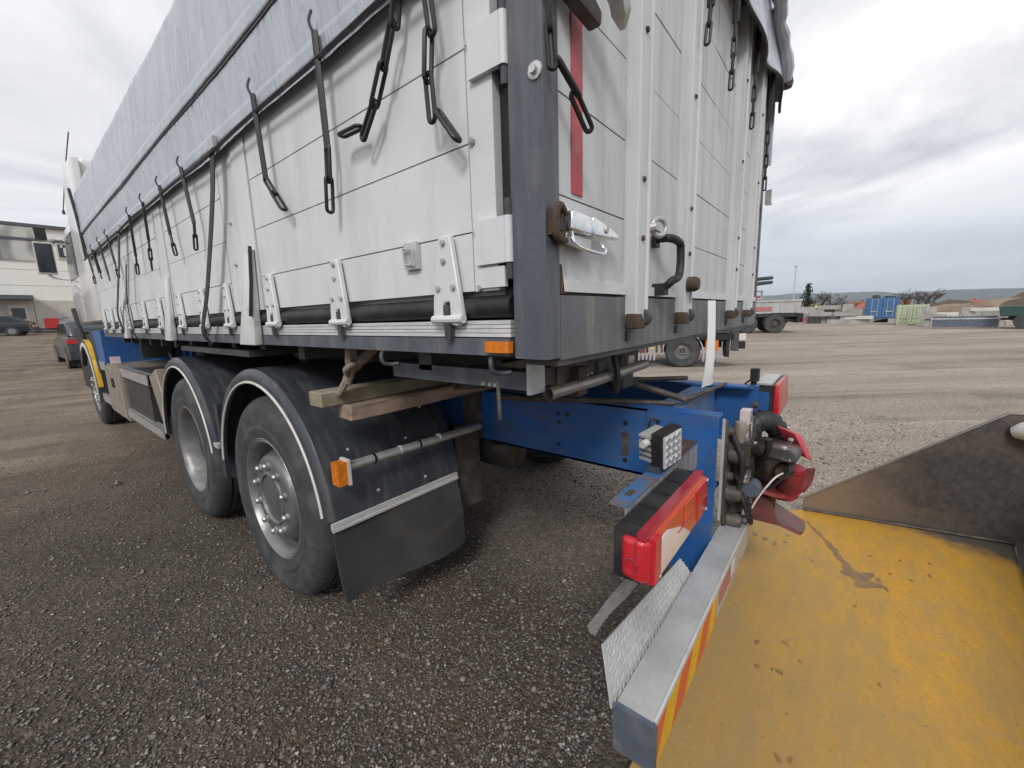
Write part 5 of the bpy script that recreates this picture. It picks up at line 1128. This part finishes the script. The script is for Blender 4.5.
for x, w_, h_, lb in ((-.38, .55, .24, 'dark bundle on the left of the blue container roof'), (.42, .75, .15, 'low dark bundle on the right of the blue container roof')):
    zt_ = .30 + 1.62; solo('bundle', hull8([(x - w_ / 2, .2, zt_), (x + w_ / 2, .2, zt_), (x + w_ / 2, 1.4, zt_), (x - w_ / 2, 1.4, zt_), (x - w_ * .35, .3, zt_ + h_), (x + w_ * .42, .3, zt_ + h_ * .8), (x + w_ * .4, 1.3, zt_ + h_), (x - w_ * .4, 1.3, zt_ + h_)], .06, 2).xf(mB), 'black_rubber', lb, 'bundle')
# -- concrete blocks and slabs stacked along the far edge of the yard
GB = 'concrete blocks and slabs stacked along the far edge of the yard'
blk_me = {}
for k, (w_, h_, d_) in enumerate(((1.6, .8, .8), (2.2, .5, 1.0), (1.0, .9, .8), (2.6, .35, 1.0))): blk_me[k] = (mesh_of('concrete_block', box(-w_ / 2, w_ / 2, 0, d_, 0, h_, .03, 1), 'concrete' if k != 3 else 'wall_white'), h_)
ORD = ['first', 'second', 'third', 'fourth', 'fifth', 'sixth', 'seventh', 'eighth', 'ninth', 'tenth', 'eleventh', 'twelfth', 'thirteenth', 'fourteenth']
def blk(px, py, k, z, yaw, label, sc):
    p = ground_px(px, py); me, h_ = blk_me[k]; o = bpy.data.objects.new('concrete_block', me); COL.objects.link(o); o.location = (p.x, p.y, z)
    o.rotation_euler = (0, 0, math.atan2(RT.y, RT.x) + yaw + ray_yaw(p)); o.scale = (sc, sc, sc); tag(o, label, 'concrete block', GB); return h_ * sc
rr = random.Random(5)
def block_row(pxs, py0, sc, where, levels):
    for i, px in enumerate(pxs):
        z = 0; k = rr.randrange(4)
        for lv in range(levels[i % len(levels)]):
            lb = ['pale block resting on the ground, %s %s', 'second layer block, %s %s', 'top block of a stack of three, %s %s'][lv] % (ORD[i], where)
            z += blk(px + rr.uniform(-1.2, 1.2), py0 + rr.uniform(-.25, .25), k, z, rr.uniform(-.15, .15), lb, sc) + .004; k = (k + rr.randrange(1, 4)) % 4
block_row([802 + 6.2 * i for i in range(10)], 323.4, .66, 'from the lamp post in the left stacks', [2, 3, 3, 2, 3, 1, 2, 3, 2, 2])
block_row([930 + 6.1 * i for i in range(12)], 326.0, .50, 'from the green container in the right stacks', [3, 2, 3, 2, 1, 2, 3, 2, 2, 3, 3, 2])
# -- steel trough, dark machine at the right edge
pT = ground_px(963, 328.4); mT = frame_at(pT, ray_yaw(pT) + R(4))
TG = thing('trough', 'long galvanised steel trough lying in front of the block stacks', 'trough', (pT.x, pT.y, 0))
part('front_panel', box(-1.2, 1.2, 0, .04, .08, .46, .01).xf(mT), 'steel_blue', TG); part('rear_panel', box(-1.2, 1.2, .7, .74, .1, .62, .01).xf(mT), 'steel_blue', TG)
for x in (-1.22, 1.2): part('end_panel', box(x, x + .04, 0, .74, .0, .6, .01).xf(mT), 'galv', TG)
part('rim', box(-1.25, 1.25, -.03, .02, .48, .55, .01).xf(mT), 'galv', TG)
pD = ground_px(1022, 329); mD = frame_at(pD, ray_yaw(pD))
DM = thing('dump_trailer', 'dark green dump trailer cut off by the right edge of the view', 'trailer', (pD.x, pD.y, 0))
part('skip', prism([(-.75, .62), (2.6, .62), (2.9, 1.12), (-.85, 1.12)], 'y', 0, 2.0, .03).xf(mD), 'green_machine', DM); part('chassis', box(-.5, 3, .4, 1.6, .42, .6).xf(mD), 'black', DM)
for x in (.05, 1.0): part('wheel', lathe([(0, -.12), (.2, -.12), (.36, -.12), (.38, -.08), (.38, .08), (.36, .12), (0, .12)], (x, .1, .38), 'y', 20).xf(mD), 'tyre', DM)
part('drawbar', box(-1.3, -.5, .9, 1.1, .42, .52).xf(mD), 'black', DM)
# -- lamp post
pL = Vector((60, 4.65, 0))
LP = thing('lamp_post', 'thin grey lamp post standing beyond the tipper truck', 'lamp post', tuple(pL)); part('pole', tube([(60, 4.65, 0), (60, 4.65, 6.2)], [.08, .05], 8), 'galv', LP); part('lamp_head', box(59.8, 60.3, 4.5, 4.8, 6.15, 6.3, .03), 'galv', LP)
# -- mounds
def mound(px0, px1, py, h, m_, label, seed, depth_mul=1.0, dz=8):
    a = ground_px(px0, py); b = ground_px(px1, py); c = (a + b) / 2; L = (b - a).length / 2
    ax = (b - a).normalized(); pe = Vector((-ax.y, ax.x, 0))
    if pe.dot(FW) < 0: pe = -pe
    def f(u, v):
        s, t = u * 2 - 1, v * 2 - 1; e = max(0, 1 - abs(s) ** 2.4) * max(0, 1 - t * t)
        p = c + ax * (s * L * 1.05) + pe * (t * dz); zz = h * e ** .75 * (.72 + .5 * nz(s * 2.2 + seed, t * 1.3, seed)) + .22 * e * nz(s * 9, t * 6, seed + 4)
        return (p.x, p.y, max(zz, -.05) - .04)
    return solo('earth_mound', grid(f, 70, 16), m_, label, 'mound', 'earth mounds behind the block stacks', smooth=180)
mound(938, 1060, 319, 1.9, 'soil', 'tan earth mound behind the steel trough', 3)
mound(985, 1110, 317.5, 2.6, 'soil_dark', 'larger dark brown earth mound at the far right', 8)
mound(790, 880, 317, 1.6, 'soil_dark', 'long low dark bank behind the left block stacks', 5)
mound(905, 965, 318, 1.6, 'soil_dark', 'low dark bank behind the pale green container', 6)
# -- trees
def tree(px, py, w, h, label, m_, kind='bare', seed=1, trunk=.12):
    p = ground_px(px, py); t = thing('tree', label, 'tree', (p.x, p.y, 0), 'trees beyond the yard'); rr = random.Random(seed)
    tk = MB(); cr_ = MB(); H = h
    def branch(o, d, L, r_, lev):
        pts = [o]; q = o.copy(); dd = d.copy()
        for k in range(3): dd = (dd + Vector((rr.uniform(-.25, .25), rr.uniform(-.25, .25), rr.uniform(-.05, .2)))).normalized(); q = q + dd * (L / 3); pts.append(q.copy())
        (tk if lev < 2 else cr_).join(tube(pts, [r_, r_ * .8, r_ * .65, r_ * .5], 5 if lev < 2 else 3, caps=False))
        if lev < 4:
            for _ in range((5, 5, 5, 5)[lev]):
                k = rr.randint(1, 3); a = rr.uniform(0, 6.28); s_ = rr.uniform(.5, 1.0); nd = (dd * .8 + Vector((math.cos(a) * s_ * w / H * 1.3, math.sin(a) * s_ * w / H * 1.3, rr.uniform(-.1, .45)))).normalized()
                branch(pts[k], nd, L * rr.uniform(.55, .75), r_ * .55, lev + 1)
    branch(Vector((p.x, p.y, -.1)), Vector((0, 0, 1)), H * .36, trunk, 0)
    if kind == 'leaf':
        for _ in range(900):
            a = rr.uniform(0, 6.28); s_ = rr.random() ** .6; zz = rr.random(); rad = w / 2 * (1 - zz * .75) * (.6 + .4 * math.sin(a * 3 + zz * 7))
            c = Vector((p.x + rad * s_ * math.cos(a), p.y + rad * s_ * math.sin(a), H * (.12 + .88 * zz))); u = Vector((rr.gauss(0, 1), rr.gauss(0, 1), rr.gauss(0, 1))).normalized(); v = u.orthogonal().normalized(); s2 = rr.uniform(.06, .16)
            cr_.add([c + u * s2, c + v * s2, c - u * s2, c - v * s2], [(0, 1, 2, 3)])
    part('trunk', tk, 'bark', t); part('crown', cr_, m_, t, smooth=0)
tree(931, 316.5, 5.0, 4.3, 'big round bare tree behind the pale green container', 'twig', seed=2, trunk=.15)
tree(818, 316.5, 5, 4.8, 'bare tree standing left of the blue container above the dark bank', 'twig', seed=4, trunk=.12)
tree(833, 316.0, 5, 4.6, 'spreading bare tree nearest left of the blue container', 'twig', seed=6, trunk=.12)
tree(806, 316.5, 3.2, 4.8, 'small dark evergreen tree near the lamp post', 'leaf_dark', 'leaf', 7)
tree(845, 316, 3.5, 3.4, 'low bare bush between the spreading tree and the blue container', 'twig', seed=9, trunk=.1)
tree(905, 316, 3.2, 3.8, 'small bare tree rising just behind the pale green container roof', 'twig', seed=12, trunk=.1)
# -- far houses on the lower land beyond the yard
def house(px, py, D, w, d, hw, hr, wall, roof_, label, yaw=0.):     # (px, py) is where its ridge shows, D how far off it stands
    p = at_px(px, py, D); zb = p.z - hw - hr; mt_ = frame_at((p.x, p.y, zb), ray_yaw(p) + yaw); t = thing('house', label, 'house', (p.x, p.y, zb), 'houses beyond the yard')
    part('wall', box(-w / 2, w / 2, 0, d, 0, hw).xf(mt_), wall, t)
    rf_ = part('roof', prism([(-.4, hw), (d + .4, hw), (d / 2, hw + hr)], 'x', -w / 2 - .4, w / 2 + .4).xf(mt_), roof_, t)
    part('chimney', box(w * .2, w * .2 + .6, d / 2 - .3, d / 2 + .4, hw + hr * .6, hw + hr + .6).xf(mt_), 'roof_red', rf_)
    for x in (-w * .3, 0, w * .3):
        f_ = part('window', box(x - .6, x + .6, -.06, .0, hw * .5, hw * .85).xf(mt_), 'wall_white', t); part('pane', box(x - .5, x + .5, -.08, -.062, hw * .54, hw * .81).xf(mt_), 'glass', f_)
house(808, 303.5, 120, 4.0, 5, 7.5, 1.4, 'wall_yellow', 'wall_yellow', 'yellow house beyond the low bank')
house(858, 301.5, 110, 3.2, 5, 6.2, 2.6, 'roof_red', 'roof_red', 'red roofed house just left of the blue container')
house(903, 300.5, 125, 3.0, 5, 6.8, 2.2, 'wall_white', 'roof_red', 'house with brown red roof over the green container')
house(965, 300.2, 140, 9.5, 7, 7.0, 1.6, 'wall_white', 'roof_red', 'long red roofed house behind the tan earth mound')

# ------------------------------------------------------------------ oil stains in the bucket (part of its floor)
for k, (x, y, r_, el_, ro) in enumerate(((2.207, -.398, .010, 2.2, .46), (2.150, -.425, .009, 4.0, .46), (2.102, -.451, .011, 3.6, .46), (2.06, -.472, .012, 3.0, .46), (2.024, -.491, .013, 2.8, .46), (1.98, -.51, .014, 2.6, .46), (1.94, -.528, .015, 2.6, .46), (1.89, -.545, .016, 2.6, .46), (1.84, -.562, .018, 2.6, .46), (1.79, -.585, .024, 2.0, .46), (1.735, -.625, .042, 1.5, -.5), (1.675, -.655, .036, 1.4, -.6), (1.745, -.70, .012, 1.5, .4), (1.684, -.723, .009, 1.5, .3), (1.84, -.746, .007, 1.5, 0), (1.751, -.442, .008, 1.4, .4), (1.93, -.894, .008, 1.5, .2), (.98, -.307, .009, 1.4, .3), (1.039, -.394, .008, 1.3, .8), (.853, -.326, .008, 1.3, .3), (.873, -.395, .009, 1.4, .5), (.87, -.371, .005, 1.2, 0), (.972, -.447, .005, 1.4, 0), (1.881, -.165, .012, 2.0, .1), (1.853, -.219, .010, 2.2, .3), (1.826, -.27, .010, 1.9, .1), (1.881, -.312, .008, 1.5, .2), (1.964, -.318, .008, 1.5, .3), (2.061, -.908, .007, 1.4, 0), (2.009, -.794, .006, 1.4, .3), (1.978, -.676, .006, 1.4, .2), (1.83, -.822, .006, 1.3, .7), (.529, -.427, .007, 1.6, .4), (.545, -.455, .006, 1.6, .2), (1.459, -.61, .006, 1.3, 0), (1.017, -.671, .005, 1.5, .6))):
    part('oil_stain', blob(x, y, r_, k, el_, ro), 'oil', BK)

# ------------------------------------------------------------------ the air
hz_ = bpy.data.materials.new('air'); hz_.use_nodes = True; ht = hz_.node_tree; ht.nodes.clear()
ho = ht.nodes.new('ShaderNodeOutputMaterial'); hv = ht.nodes.new('ShaderNodeVolumePrincipled'); hv.inputs['Color'].default_value = (.80, .88, 1.0, 1); hv.inputs['Density'].default_value = 1.3e-4; hv.inputs['Anisotropy'].default_value = .1
ht.links.new(hv.outputs[0], ho.inputs['Volume'])
hzo = solo('haze', box(-7200, 7600, -7200, 7600, -11, 135), hz_, 'thin pale air over the whole yard', kind='stuff', smooth=0)
